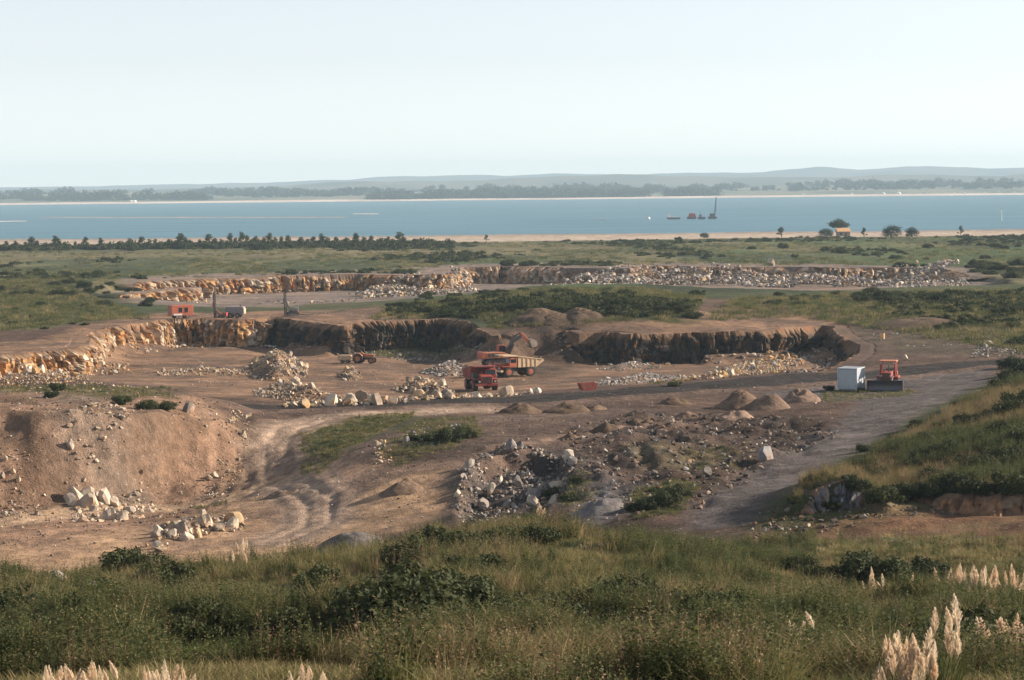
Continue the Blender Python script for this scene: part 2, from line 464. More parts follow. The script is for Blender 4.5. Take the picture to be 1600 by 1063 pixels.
def inset(rim, d):
    """points just inside a rim (pit lies to the right of the walking direction)"""
    P = [at(p[0], p[1], 0) for p in rim]; out = []
    for i, p in enumerate(P):
        a = P[max(i - 1, 0)]; b = P[min(i + 1, len(P) - 1)]
        tx, ty = b[0] - a[0], b[1] - a[1]; L = math.hypot(tx, ty)
        out.append((p[0] + ty / L * d, p[1] - tx / L * d, rim[i][2]))
    return out
fl = inset(RIM_W, 2.5) + inset(RIM_E, 2.5)
fl += W([(557, 567, -4.4), (750, 609, -2.8), (810, 586, -3.6), (650, 622, -1.6), (200, 590, -2.6), (300, 605, -2.2), (450, 562, -4.9), (350, 565, -4.4), (950, 596, -2.8), (1080, 592, -2.8), (1150, 588, -2.2), (500, 600, -3.0), (420, 625, -1.0), (600, 590, -3.6), (700, 575, -4.4),
         (780, 540, -3.4), (840, 535, -2.2), (890, 540, -3.0), (880, 575, -4.0), (830, 560, -4.2), (1230, 560, -2.4), (1200, 572, -2.6), (40, 590, -1.6), (90, 585, -2.2)])
fl += [at(p[0], p[1], 0) for p in RAMP_S] + [at(p[0], p[1], 0) for p in RAMP_N]
RF = RBF(fl, c=2.0)

# far pit
RIM2 = [(184, 454, -0.5), (205, 447, -2.2), (240, 441, -3.2), (330, 437, -3.8), (450, 433, -4.0), (560, 431, -4.0), (690, 432, -4.2), (708, 424, -4.4), (725, 419, -4.6), (790, 418, -4.5), (900, 420, -4.2), (985, 421, -4.2), (1005, 417, -4.4), (1060, 416, -4.6), (1095, 420, -4.4), (1200, 419, -4.2), (1300, 421, -4.0), (1400, 420, -4.0), (1465, 421, -3.4), (1496, 427, -1.6), (1516, 437, -0.8), (1540, 446, -0.3)]
RAMP2 = [(1548, 453), (1420, 457), (1280, 462), (1150, 458), (1050, 452), (900, 450), (780, 456), (730, 470), (600, 478), (520, 486), (430, 490), (330, 492), (230, 488), (175, 475), (180, 458)]
PIT2 = [at(p[0], p[1], 0) for p in RIM2] + [at(p[0], p[1], 0) for p in RAMP2]
fl2 = inset(RIM2, 5) + [at(p[0], p[1], 0.0) for p in RAMP2]
fl2 += W([(300, 475, -3.6), (420, 472, -3.8), (520, 465, -3.8), (640, 462, -3.4), (1000, 444, -3.6), (1200, 446, -3.0), (1300, 450, -2.4), (1400, 446, -2.8)])
RF2 = RBF(fl2, c=6.0)

ROUGH = [at(x, y) for x, y in ((870, 672), (1000, 646), (1120, 650), (1270, 655), (1310, 680), (1200, 735), (1095, 800), (960, 810), (890, 765), (880, 700))]
HOLLOW = [at(x, y, -1) for x, y in ((690, 745), (740, 715), (870, 712), (940, 740), (930, 800), (800, 815), (715, 805))]
HAUL = W([(330, 638, 0), (440, 635, 0), (600, 632, 0), (800, 626, 0), (1000, 611, 0), (1150, 599, 0), (1300, 587, 0), (1450, 577, 0), (1560, 570, 0), (1800, 562, 0)])
ACCESS = [at(x, y) for x, y in ((1555, 580), (1552, 603), (1500, 636), (1420, 672), (1290, 742), (1168, 835), (1080, 838), (1078, 806), (1150, 752), (1260, 684), (1330, 650), (1340, 625), (1240, 622), (1180, 612), (1300, 598), (1420, 588))]
TRACK_A = W([(760, 640, 0), (640, 645, 0), (520, 652, 0), (455, 668, -0.4), (430, 695, -1.4), (430, 730, -2.6), (455, 762, -3.3), (500, 790, -3.4), (495, 820, -3.6), (430, 850, -4)])
TRACK_B = W([(440, 750, -3.2), (360, 764, -3.6), (250, 775, -4), (120, 790, -4), (0, 806, -4), (-150, 826, -4)])
TRACK_C = W([(1080, 660, 0), (960, 668, 0), (860, 690, 0), (740, 716, 0), (620, 740, -1.2), (540, 765, -2.2)])
TRACK_D = W([(900, 645, 0), (760, 655, 0), (640, 680, 0), (560, 715, -.8), (480, 735, -2.2)])

HILLF = [(-60, -30), (60, -30), (60, 60), (50, 130), (26, 160), (12, 158), (-8, 150), (-20, 138), (-50, 132), (-60, 60)]


# heaps of quarried stone: outline in pixels, level, heap height, big stones, size range, small stones, tints, where
PALE = [(0.46, 0.37, 0.27), (0.56, 0.475, 0.375), (0.36, 0.285, 0.215), (0.46, 0.33, 0.20), (0.28, 0.235, 0.20)]
RUST = [(0.50, 0.31, 0.14), (0.52, 0.42, 0.30), (0.40, 0.24, 0.11), (0.58, 0.50, 0.41), (0.36, 0.31, 0.27)]
GREY = [(0.30, 0.28, 0.265), (0.42, 0.39, 0.36), (0.22, 0.20, 0.19), (0.52, 0.47, 0.42), (0.34, 0.30, 0.26)]
WHITE = [(0.60, 0.53, 0.45), (0.36, 0.335, 0.315), (0.50, 0.435, 0.36), (0.20, 0.185, 0.18), (0.30, 0.28, 0.27)]
ROCKS = [
    ('yard', [(225, 852), (262, 818), (300, 806), (375, 810), (390, 826), (330, 836), (275, 845), (245, 864)], -4, 0.3, 17, (0.9, 1.75), 14, PALE, 'heaped in the sandy lower yard'),
    ('row', [(440, 634), (460, 624), (600, 617), (830, 612), (836, 619), (700, 628), (560, 635), (450, 640)], -0.4, 0.2, 34, (0.9, 2.0), 60, PALE, 'in the row beside the haul road'),
    ('ridge', [(612, 602), (640, 588), (700, 598), (712, 614), (690, 622), (640, 614)], -2, 1.3, 26, (0.8, 1.6), 60, PALE, 'in the low heap before the red truck'),
    ('cone', [(385, 578), (400, 553), (430, 546), (470, 556), (484, 576), (475, 600), (430, 610), (398, 604)], -4, 2.4, 50, (0.7, 1.6), 160, PALE, 'in the tall heap on the pit floor'),
    ('slope', [(395, 612), (430, 598), (480, 605), (520, 620), (545, 635), (440, 639), (400, 630)], -1.8, 1.5, 26, (0.6, 1.4), 120, PALE, 'on the dirt mound by the track junction'),
    ('strip', [(240, 580), (300, 573), (390, 574), (396, 586), (320, 587), (250, 589)], -3.4, 0.6, 20, (0.6, 1.2), 80, PALE, 'in the line below the lit quarry face'),
    ('knot', [(527, 588), (540, 575), (562, 577), (566, 596), (540, 601)], -3.6, 0.8, 9, (0.8, 1.4), 16, PALE, 'in the small knot near the tractor'),
    ('spill', [(652, 580), (690, 562), (730, 568), (736, 590), (690, 594)], -3.8, 1.0, 24, (0.6, 1.2), 90, GREY, 'in the grey spill behind the red truck'),
    ('fan', [(1050, 604), (1085, 582), (1150, 560), (1225, 534), (1262, 533), (1256, 562), (1210, 590), (1120, 606)], -2, 1.7, 70, (0.6, 1.5), 420, RUST, 'in the rubble fan under the shaded face'),
    ('verge', [(912, 612), (940, 592), (1000, 582), (1085, 586), (1060, 602), (960, 614)], -2.4, 0.8, 30, (0.5, 1.2), 220, GREY, 'in the rubble strip above the haul road'),
    ('toe', [(930, 577), (955, 562), (1010, 556), (1035, 570), (970, 582)], -4, 0.9, 14, (0.5, 1.1), 90, GREY, 'at the toe of the shaded face'),
    ('west', [(-60, 602), (0, 598), (90, 594), (150, 600), (230, 602), (300, 630), (250, 634), (150, 616), (60, 618), (-60, 632)], 0, 0.4, 36, (0.5, 1.2), 160, RUST, 'on the rubble ledge above the tipped bank'),
    ('lit', [(-40, 588), (60, 580), (130, 570), (140, 598), (60, 602), (-40, 604)], -1.5, 0.7, 22, (0.6, 1.6), 120, RUST, 'below the orange rock wall'),
    ('hollow', [(705, 785), (730, 748), (790, 728), (880, 736), (905, 755), (870, 790), (790, 812), (730, 806)], -1.6, 0.5, 44, (0.6, 1.7), 160, [(0.50, 0.43, 0.35), (0.26, 0.235, 0.22), (0.36, 0.31, 0.26), (0.14, 0.125, 0.12), (0.21, 0.19, 0.18)], 'tumbled in the dark hollow'),
    ('foot', [(308, 748), (348, 718), (362, 696), (392, 700), (386, 728), (340, 752)], -3, 0.1, 15, (0.4, 0.95), 40, PALE, 'along the foot of the tipped bank'),
    ('corner', [(-10, 800), (10, 768), (60, 770), (60, 800)], -3.8, 0.1, 9, (0.4, 0.9), 20, PALE, 'at the bank foot by the picture edge'),
    ('pair', [(580, 716), (588, 694), (606, 694), (614, 718)], -0.4, 0, 5, (0.5, 1.1), 10, PALE, 'in the little group beside the curving track'),
    ('tuft', [(620, 690), (650, 662), (720, 664), (720, 690), (650, 706)], 0, 0, 9, (0.35, 0.8), 40, GREY, 'among the weeds beside the track'),
    ('bend', [(1510, 562), (1530, 540), (1590, 536), (1620, 556)], 0, 0.3, 10, (0.5, 1.1), 60, GREY, 'beyond the bend of the haul road'),
    ('shade', [(570, 556), (600, 545), (690, 548), (760, 556), (700, 562), (620, 562)], -5.2, 0.5, 14, (0.6, 1.4), 120, GREY, 'under the shaded western face'),
]

BK_F = W([(-300, 808, -4.4), (-80, 802, -4.4), (0, 796, -4.4), (60, 790, -4.4), (120, 783, -4.4), (180, 775, -4.4), (230, 766, -4.4), (280, 758, -4.2), (320, 750, -3.9), (380, 720, -2.6)])
BK_T = W([(-300, 641, 3.2), (-80, 641, 3.2), (0, 641, 3.2), (60, 643, 3.2), (120, 645, 3.0), (180, 646, 2.8), (230, 648, 2.4), (290, 652, 1.7), (345, 662, 0.8), (400, 690, -0.6)])
SC1 = [at(a, b, 0.9) for a, b in ((1188, 812), (1215, 806), (1290, 800), (1345, 801), (1392, 808))]
SC2 = [at(a, b, 0.9) for a, b in ((1396, 800), (1430, 794), (1500, 800), (1570, 806), (1660, 806))]
SCARPS = [(SC1, 1.5, 15.0), (SC2, 1.4, 16.0)]
DIG = [at(a, b, -0.4) for a, b in ((728, 742), (748, 726), (785, 718), (835, 716), (876, 720), (895, 735), (880, 775), (840, 800), (770, 806), (722, 800), (712, 770))]

def Hbase(x, y):
    z = RB(x, y)
    i = np.where((y > 195) & (y < 300) & (x < 0))[0]
    if len(i):                                   # the tipped bank: a flat terrace with a steep eroded face
        X, Y = x[i], y[i]
        xf = X + (fbm(X, Y * 0.4, 6, 3, 55) - 0.5) * 3
        f_ = np.array(BK_F); t_ = np.array(BK_T)
        wob = (fbm(X, X * 0 + 4, 7, 3, 56) - 0.5) * 2.5
        yf = np.interp(X, f_[:, 0], f_[:, 1]); zf = np.interp(X, f_[:, 0], f_[:, 2])
        yt = np.interp(xf, t_[:, 0], t_[:, 1]) + wob * 0.5; zt = np.interp(xf, t_[:, 0], t_[:, 2])
        q = np.clip((Y - yf) / np.maximum(yt - yf, 2.0), 0, 1)
        q = 0.55 * q + 0.45 * q * q * (3 - 2 * q)
        bz = zf + (zt - zf) * q
        w = sstep(-1.5, 1.0, Y - yf) * sstep(285, 244, Y) * sstep(f_[-1, 0], f_[-2, 0], X)
        z[i] = z[i] * (1 - w) + bz * w
    far = sstep(900, 1200, y)
    amp = 0.10 + 0.16 * sstep(330, 500, y) * (1 - far)
    z = z + (fbm(x, y, 9, 4, 3) - 0.5) * 2 * amp + (fbm(x, y, 45, 3, 8) - 0.5) * 0.7 * sstep(420, 560, y) * (1 - far)
    z = z + (fbm(x, y, 2.6, 3, 14) - 0.5) * 0.34 * (1 - sstep(420, 520, y))
    hf = sstep(-6, 6, sdf(x, y, HILLF))
    z = z + hf * ((fbm(x, y, 13, 4, 21) - 0.5) * 2.8 + (fbm(x, y, 3.0, 3, 23) - 0.5) * 0.7)
    # shrubby step across the foreground slope
    z = z - hf * 0.9 * np.exp(-((y - 62 - (fbm(x, x * 0, 12, 2, 44) - 0.5) * 9) / 4.0) ** 2)
    r = sstep(-4, 5, sdf(x, y, ROUGH))
    z = z + r * ((fbm(x, y, 6, 5, 31, 0.6) - 0.5) * 2.0 + (np.abs(fbm(x, y * 0.6, 3.2, 3, 35) - 0.5)) * 1.9 - 0.3)
    h = sstep(-2, 3, sdf(x, y, HOLLOW))
    z = z + h * (fbm(x, y, 4, 3, 39) - 0.5) * 1.8
    for (ln, hh, back) in SCARPS:              # cut banks beside the access road
        Q = np.array(ln); i = np.where((x > Q[:, 0].min() - 3) & (x < Q[:, 0].max() + 3) & (y > Q[:, 1].min() - 3) & (y < Q[:, 1].max() + back))[0]
        if len(i):
            X, Y = x[i], y[i]
            yl = np.interp(X, Q[:, 0], Q[:, 1])
            ends = sstep(Q[0, 0] + 0.0, Q[0, 0] + 7, X) * sstep(Q[-1, 0] + 1, Q[-1, 0] - 2.5, X)
            z[i] += hh * ends * sstep(-0.2, 0.7, Y - yl) * sstep(back, back * 0.25, Y - yl)
    z = z - 1.9 * sstep(-0.3, 1.2, sdf(x, y, DIG))
    # gullies down the tipped bank
    bk = sstep(-30, -24, x) * 0 + sstep(205, 214, y) * (1 - sstep(234, 244, y)) * (1 - sstep(-26, -20, x))
    z = z + bk * ((fbm(x * 1.0, y * 0.3, 5, 4, 51) - 0.5) * 0.45 + (fbm(x, y, 1.8, 3, 52) - 0.5) * 0.7)
    return z

def H(x, y):
    x = np.asarray(x, float); y = np.asarray(y, float)
    sh = x.shape; x = np.atleast_1d(x).ravel(); y = np.atleast_1d(y).ravel()
    z = Hbase(x, y)
    i = np.where((y > 230) & (y < 480))[0]
    if len(i):
        X, Y = x[i], y[i]
        s = sdf(X, Y, PIT)
        w = sstep(-2.4, -0.9, s)
        f = RF(X, Y) + (fbm(X, Y, 6, 4, 61) - 0.5) * 0.45 + 1.6 * sstep(6.5, 0.5, s) * sstep(350, 380, Y) * sstep(0.42, 0.62, fbm(X, Y * 0 + 2, 9, 2, 66))
        z[i] = z[i] * (1 - w) + f * w
    i = np.where((y > 430) & (y < 760))[0]
    if len(i):
        X, Y = x[i], y[i]
        s = sdf(X, Y, PIT2)
        w = sstep(-6.5, -2.5, s)
        f = RF2(X, Y) + (fbm(X, Y, 14, 4, 62) - 0.5) * 0.6
        z[i] = z[i] * (1 - w) + f * w
    for (nm, pl, lv, hh, *_r) in ROCKS:       # stone heaps swell out of the floor
        if hh <= 0: continue
        Q = np.array([at(a, b, lv) for a, b in pl])
        i = np.where((x > Q[:, 0].min()) & (x < Q[:, 0].max()) & (y > Q[:, 1].min()) & (y < Q[:, 1].max()))[0]
        if len(i):
            s = sdf(x[i], y[i], Q)
            z[i] += hh * sstep(0, 1, s / (0.42 * min(np.ptp(Q[:, 0]), np.ptp(Q[:, 1])))) * (0.7 + 0.6 * fbm(x[i], y[i], 3, 3, 77))
    i = np.where((y > 180) & (y < 340))[0]
    if len(i):     # graded roads and wheel ruts
        X, Y = x[i], y[i]
        for T, off in ((TRACK_A, 1.0), (TRACK_B, 1.0), (TRACK_C, 1.0)):
            d = dline(X, Y, T)
            z[i] -= 0.10 * np.exp(-((d - off) / 0.35) ** 2) - 0.05 * np.exp(-((d - 1.9) / 0.5) ** 2)
        d = dline(X, Y, HAUL)
        z[i] += 0.25 * np.exp(-((d - 5.6) / 0.9) ** 2)
    return z.reshape(sh)


def on(px, py, zguess=0.0):
    """point of the ground seen at a photograph pixel"""
    z = zguess
    for _ in range(6):
        p = at(px, py, z)
        z = 0.5 * z + 0.5 * h1(p[0], p[1])
    p = at(px, py, z)
    return (p[0], p[1], h1(p[0], p[1]))

# ------------------------------------------------------------------ ground sheet, its colours and its roads
ys = [34.0]
while ys[-1] < 1520:
    y = ys[-1]
    ys.append(y * (1 + (0.0030 if y < 470 else (0.0034 if y < 740 else 0.009))))
ys = np.concatenate([np.arange(-30, 33, 3.0), np.array(ys)])
us = np.linspace(-1, 1, 600)
GX = us[None, :] * (0.245 * np.abs(ys)[:, None] + 16)
GY = np.repeat(ys[:, None], len(us), 1)
gx, gy = GX.ravel(), GY.ravel()
gz = H(gx, gy)

def HG(x, y):
    """height read back from the ground sheet (much quicker than H)"""
    x = np.asarray(x, float); y = np.asarray(y, float)
    r = np.clip(np.searchsorted(ys, y) - 1, 0, len(ys) - 2)
    fy = np.clip((y - ys[r]) / (ys[r + 1] - ys[r]), 0, 1)
    u = np.clip(x / (0.245 * np.abs(y) + 16), -0.999, 0.999)
    cf = (u + 1) / 2 * (len(us) - 1); c = np.clip(cf.astype(int), 0, len(us) - 2); fx = cf - c
    Z = gz.reshape(len(ys), len(us))
    return (Z[r, c] * (1 - fx) + Z[r, c + 1] * fx) * (1 - fy) + (Z[r + 1, c] * (1 - fx) + Z[r + 1, c + 1] * fx) * fy

def h1(x, y): return float(HG(np.array([x]), np.array([y]))[0])

def mask(X, Y, poly, soft=3.0, wob=3.0, seed=0, sc=10):
    P = np.asarray(poly)[:, :2]
    m = np.zeros(X.shape)
    pad = soft + wob + 2
    i = np.where((X > P[:, 0].min() - pad) & (X < P[:, 0].max() + pad) & (Y > P[:, 1].min() - pad) & (Y < P[:, 1].max() + pad))[0]
    if len(i):
        s = sdf(X[i], Y[i], P) + (fbm(X[i], Y[i], sc, 4, seed + 100) - 0.5) * 2 * wob
        m[i] = sstep(-soft, soft, s)
    return m

def PX(l, z=0.0): return [at(a, b, z) for a, b in l]

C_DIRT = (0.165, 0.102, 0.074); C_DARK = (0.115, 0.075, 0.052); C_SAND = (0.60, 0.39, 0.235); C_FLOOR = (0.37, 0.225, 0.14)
C_GREY = (0.165, 0.137, 0.13); C_HAUL = (0.038, 0.032, 0.03); C_GRN = (0.085, 0.10, 0.035); C_DRY = (0.20, 0.165, 0.085); C_BANK = (0.45, 0.28, 0.185)
C_GRN2 = (0.11, 0.135, 0.05); C_RED = (0.22, 0.115, 0.065); C_BEACH = (0.46, 0.365, 0.285); C_MUD = (0.30, 0.235, 0.19); C_SHALE = (0.17, 0.165, 0.175)

def bandmix(X, Y, a, b, scale, seed, lo=0.4, hi=0.62, stretch=1.0):
    t = sstep(lo, hi, fbm(X, Y / stretch, scale, 4, seed))[:, None]
    return np.array(a) * (1 - t) + np.array(b) * t

ZONES = [  # outline in pixels, level, colour pair, edge softness, edge wander, strength
    ([(-400, 540), (60, 515), (140, 503), (300, 494), (480, 496), (560, 494), (680, 488), (760, 478), (930, 480), (1000, 500), (1090, 482), (1200, 478), (1330, 492), (1460, 500), (1560, 530), (1640, 560), (1560, 606), (1420, 672), (1290, 742), (1168, 836), (1000, 822), (700, 822), (560, 862), (-400, 905)], 0, (C_DIRT, (0.125, 0.078, 0.056)), 4, 5, 1),
    ([(-400, 605), (60, 605), (150, 602), (235, 614), (300, 636), (440, 641), (700, 630), (1000, 609), (1290, 577), (1340, 540), (1290, 515), (905, 522), (850, 540), (764, 524), (700, 505), (430, 500), (240, 506), (140, 525), (60, 556), (-400, 570)], -2, (C_FLOOR, (0.235, 0.152, 0.105)), 2, 2, 1),
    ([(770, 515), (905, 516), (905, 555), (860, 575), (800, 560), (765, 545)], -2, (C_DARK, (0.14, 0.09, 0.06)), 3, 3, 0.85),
    ([(180, 475), (230, 488), (430, 490), (600, 478), (740, 462), (900, 452), (1050, 456), (1280, 464), (1545, 456), (1490, 430), (1300, 425), (1060, 420), (720, 424), (560, 434), (330, 440), (200, 450)], -2, ((0.27, 0.215, 0.19), (0.34, 0.25, 0.19)), 5, 6, 1),
    ([(-400, 905), (-400, 795), (0, 795), (120, 782), (230, 764), (330, 748), (440, 735), (540, 752), (640, 772), (715, 792), (715, 835), (560, 870)], -3.7, (C_SAND, (0.40, 0.26, 0.175)), 3, 3, 0.95),
    ([(-400, 640), (0, 640), (200, 646), (340, 652), (375, 690), (370, 725), (320, 750), (230, 764), (120, 782), (-400, 797)], -1, (C_BANK, (0.29, 0.18, 0.118)), 3, 2, 1),
    ([(60, 690), (180, 700), (260, 735), (230, 762), (110, 775), (90, 735)], -2, ((0.36, 0.28, 0.22), (0.28, 0.19, 0.135)), 2, 3, 0.6),
    ([(-400, 622), (40, 604), (130, 600), (270, 620), (290, 645), (200, 652), (100, 650), (-400, 640)], 1, (C_GRN, C_DARK), 3, 3, 0.75),
    ([(465, 668), (560, 652), (650, 645), (640, 655), (560, 685), (500, 705), (470, 700)], 0, (C_GRN2, C_DRY), 1.5, 2, 0.9),
    ([(590, 690), (640, 660), (740, 652), (755, 680), (700, 705), (620, 715)], 0, (C_GRN, C_DARK), 2, 2, 0.8),
    ([(860, 668), (1000, 640), (1120, 645), (1280, 650), (1320, 680), (1205, 738), (1098, 802), (960, 812), (870, 770), (870, 700)], 0, ((0.07, 0.05, 0.041), (0.14, 0.096, 0.074)), 3, 4, 0.92),
    ([(690, 745), (740, 712), (880, 710), (940, 740), (920, 790), (830, 815), (715, 808)], -1, ((0.10, 0.085, 0.08), (0.17, 0.135, 0.115)), 2, 2, 0.8),
    ([(640, 712), (760, 650), (900, 642), (1000, 640), (900, 668), (880, 700), (740, 716)], 0, ((0.125, 0.085, 0.065), (0.17, 0.115, 0.087)), 3, 4, 0.7),
    ([(890, 770), (940, 745), (990, 755), (985, 800), (920, 815)], 0, (C_SHALE, (0.22, 0.20, 0.20)), 2, 2, 0.9),
    ([(975, 775), (1060, 745), (1090, 770), (1060, 808), (990, 808)], 0, (C_GRN, C_DARK), 2, 2, 0.85),
    ([(1000, 700), (1100, 690), (1140, 720), (1080, 750), (1010, 735)], 0, (C_DRY, C_DARK), 2, 3, 0.6),
    ([(1165, 835), (1200, 800), (1290, 735), (1420, 668), (1556, 604), (1700, 590), (1900, 700), (1900, 800), (1560, 808), (1390, 815)], 0.8, (C_GRN, C_DRY), 3, 3, 1),
    ([(1150, 862), (1170, 836), (1390, 815), (1700, 808), (1750, 860), (1400, 880)], 0.3, (C_RED, (0.19, 0.125, 0.065)), 3, 4, 0.95),
    ([(1290, 612), (1440, 608), (1440, 624), (1290, 630)], 0, (C_GRN, C_DRY), 1.5, 1.5, 0.6),
    ([(700, 495), (700, 478), (830, 452), (1000, 450), (1090, 470), (1060, 492), (900, 492)], 2, (C_GRN, (0.06, 0.075, 0.028)), 4, 4, 1),
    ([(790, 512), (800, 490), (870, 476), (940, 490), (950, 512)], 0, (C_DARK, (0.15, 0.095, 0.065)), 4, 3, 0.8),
    ([(1310, 515), (1400, 500), (1600, 515), (1750, 545), (1600, 560), (1400, 556)], 0, ((0.15, 0.115, 0.07), (0.17, 0.125, 0.09)), 5, 5, 0.8),
    ([(1480, 420), (1515, 420), (1560, 450), (1530, 455)], 0, ((0.28, 0.22, 0.19), (0.25, 0.2, 0.17)), 3, 2, 0.9),
    ([(1230, 455), (1290, 440), (1360, 450), (1300, 462)], -2, ((0.36, 0.24, 0.17), (0.3, 0.2, 0.15)), 4, 4, 0.7),
]

def ground_colour(X, Y):
    c = bandmix(X, Y, (0.082, 0.098, 0.036), (0.155, 0.145, 0.066), 26, 5)
    # plain behind the pits: long bands of pasture, dry grass and low scrub
    pl = sstep(455, 560, Y)[:, None]
    pc = bandmix(X, Y, (0.085, 0.105, 0.042), (0.20, 0.175, 0.085), 38, 6, 0.42, 0.62, 3.0)
    dk = sstep(0.54, 0.68, fbm(X, Y / 3.5, 30, 4, 7))[:, None]
    pc = pc * (1 - dk) + np.array((0.045, 0.06, 0.028)) * dk
    fn = (fbm(X, Y / 2.0, 9, 4, 15) - 0.5)[:, None]
    pc = pc * (1 + 1.3 * fn)
    lush = (sstep(0.52, 0.66, fbm(X, Y / 2.5, 60, 3, 9)) * sstep(0, 90, X + 60))[:, None]
    pc = pc * (1 - 0.6 * lush) + np.array((0.10, 0.155, 0.045)) * 0.6 * lush
    dry = np.exp(-((Y - 930) / 70.0) ** 2)[:, None] * sstep(60, -20, X)[:, None]
    pc = pc * (1 - 0.75 * dry) + np.array((0.27, 0.225, 0.12)) * 0.75 * dry
    c = c * (1 - pl) + pc * pl
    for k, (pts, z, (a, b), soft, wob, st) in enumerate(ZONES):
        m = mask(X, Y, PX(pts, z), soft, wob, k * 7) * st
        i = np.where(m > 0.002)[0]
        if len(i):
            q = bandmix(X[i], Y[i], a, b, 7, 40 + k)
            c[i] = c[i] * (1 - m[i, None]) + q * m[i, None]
    # beach and tidal flat
    bt = sstep(1105, 1150, Y + (fbm(X, Y, 60, 3, 12) - 0.5) * 60)[:, None]
    wet = sstep(1250, 1395, Y)[:, None]
    c = c * (1 - bt) + (np.array(C_BEACH) * (1 - wet) + np.array(C_MUD) * wet) * bt
    # roads
    i = np.where((Y > 165) & (Y < 345))[0]
    x, y = X[i], Y[i]; cc = c[i]
    wobn = (fbm(x, y, 5, 3, 71) - 0.5) * 1.6
    def lay(m, col):
        nonlocal cc
        m = m[:, None]; cc = cc * (1 - m) + np.array(col) * m
    lay(mask(x, y, ACCESS, 1.6, 1.2, 3, 5) * 0.95, C_GREY)
    st = sstep(0.5, 0.7, fbm(x * 1.0 + y * 0.35, y * 0.12 - x * 0.02, 1.6, 3, 75)) * mask(x, y, ACCESS, 1.6, 1.2, 3, 5)
    lay(st * 0.5, (0.23, 0.195, 0.18))
    for T, wd, col, s_ in ((TRACK_D, 2.6, (0.21, 0.145, 0.115), 0.7), (TRACK_C, 2.6, (0.24, 0.16, 0.12), 0.7), (TRACK_A, 3.2, (0.50, 0.36, 0.265), 0.9), (TRACK_B, 3.0, (0.66, 0.46, 0.30), 0.8)):
        d = dline(x, y, T) + wobn
        lay(sstep(wd + 1.2, wd - 1.2, d) * s_, col)
        lay(np.exp(-((d - 1.0) / 0.4) ** 2) * 0.6, np.array(col) * 1.28)
        lay(np.exp(-((d - 2.1) / 0.35) ** 2) * 0.5, np.array(col) * 0.62)
    d = dline(x, y, HAUL) + wobn * 0.5
    lay(sstep(9.5, 6.5, d) * 0.5, (0.27, 0.19, 0.15))
    lay(sstep(6.0, 4.4, d) * 0.95, C_HAUL)
    lay(np.exp(-((d - 1.6) / 0.6) ** 2) * 0.35, (0.09, 0.072, 0.062))
    c[i] = cc
    # fine streaks of paler and darker soil
    v = (fbm(X, Y, 2.2, 4, 81) - 0.5)[:, None] * 0.9 + 1
    tone = 0.60 + 0.25 * sstep(1090, 1150, Y)[:, None] + 0.04 * sstep(480, 600, Y)[:, None]
    return np.clip(c * v * tone, 0.008, 0.8)

gc = ground_colour(gx, gy)
nr, nc = GX.shape
idx = np.arange(nr * nc).reshape(nr, nc)
quads = np.stack([idx[:-1, :-1], idx[:-1, 1:], idx[1:, 1:], idx[1:, :-1]], -1).reshape(-1, 4)
fcx = gx[quads].mean(1); fcy = gy[quads].mean(1)
owner = np.zeros(len(quads), int)
i = np.where((fcy > 165) & (fcy < 345))[0]
X, Y = fcx[i], fcy[i]
own = np.zeros(len(i), int)
own[sdf(X, Y, ACCESS) > 0] = 2
own[(dline(X, Y, TRACK_A) < 3.2) | (dline(X, Y, TRACK_B) < 2.8)] = 3
own[dline(X, Y, HAUL) < 4.4] = 1
owner[i] = own
owner[(fcy > 1120)] = 4
GV = np.stack([gx, gy, gz], 1)
for k, nm in enumerate(('ground', 'haul_road', 'access_road', 'dirt_track', 'beach')):
    q = quads[owner == k]
    used = np.unique(q)
    re = np.full(len(GV), -1); re[used] = np.arange(len(used))
    link(nm, npmesh(nm, GV[used], re[q], gc[used], True, M_EARTH), kind='structure')
# the land goes on past the sheet on both sides
for s, nm in ((-1, 'outer_land'), (1, 'outer_land')):
    yy = np.array([-300, 30, 120, 250, 500, 800, 1150, 1400, 1520.0])
    xin = s * (0.245 * np.abs(yy) + 15.5) * np.where(yy < 0, 0.2, 1)
    xo = np.full(len(yy), s * 1500.0)
    zi = np.interp(yy, [-300, 0, 120, 160, 500, 1150, 1400, 1520], [21, 20, 4, -0.8, -0.6, -1.9, -3.3, -4.5])
    v = np.concatenate([np.stack([xin, yy, zi], 1), np.stack([xo, yy, zi - 0.3], 1)])
    n = len(yy)
    f = [(i, i + 1, n + i + 1, n + i) for i in range(n - 1)]
    link(nm, npmesh(nm, v, f, np.tile(np.array((0.11, 0.12, 0.05)), (len(v), 1)), True, M_EARTH), kind='structure')

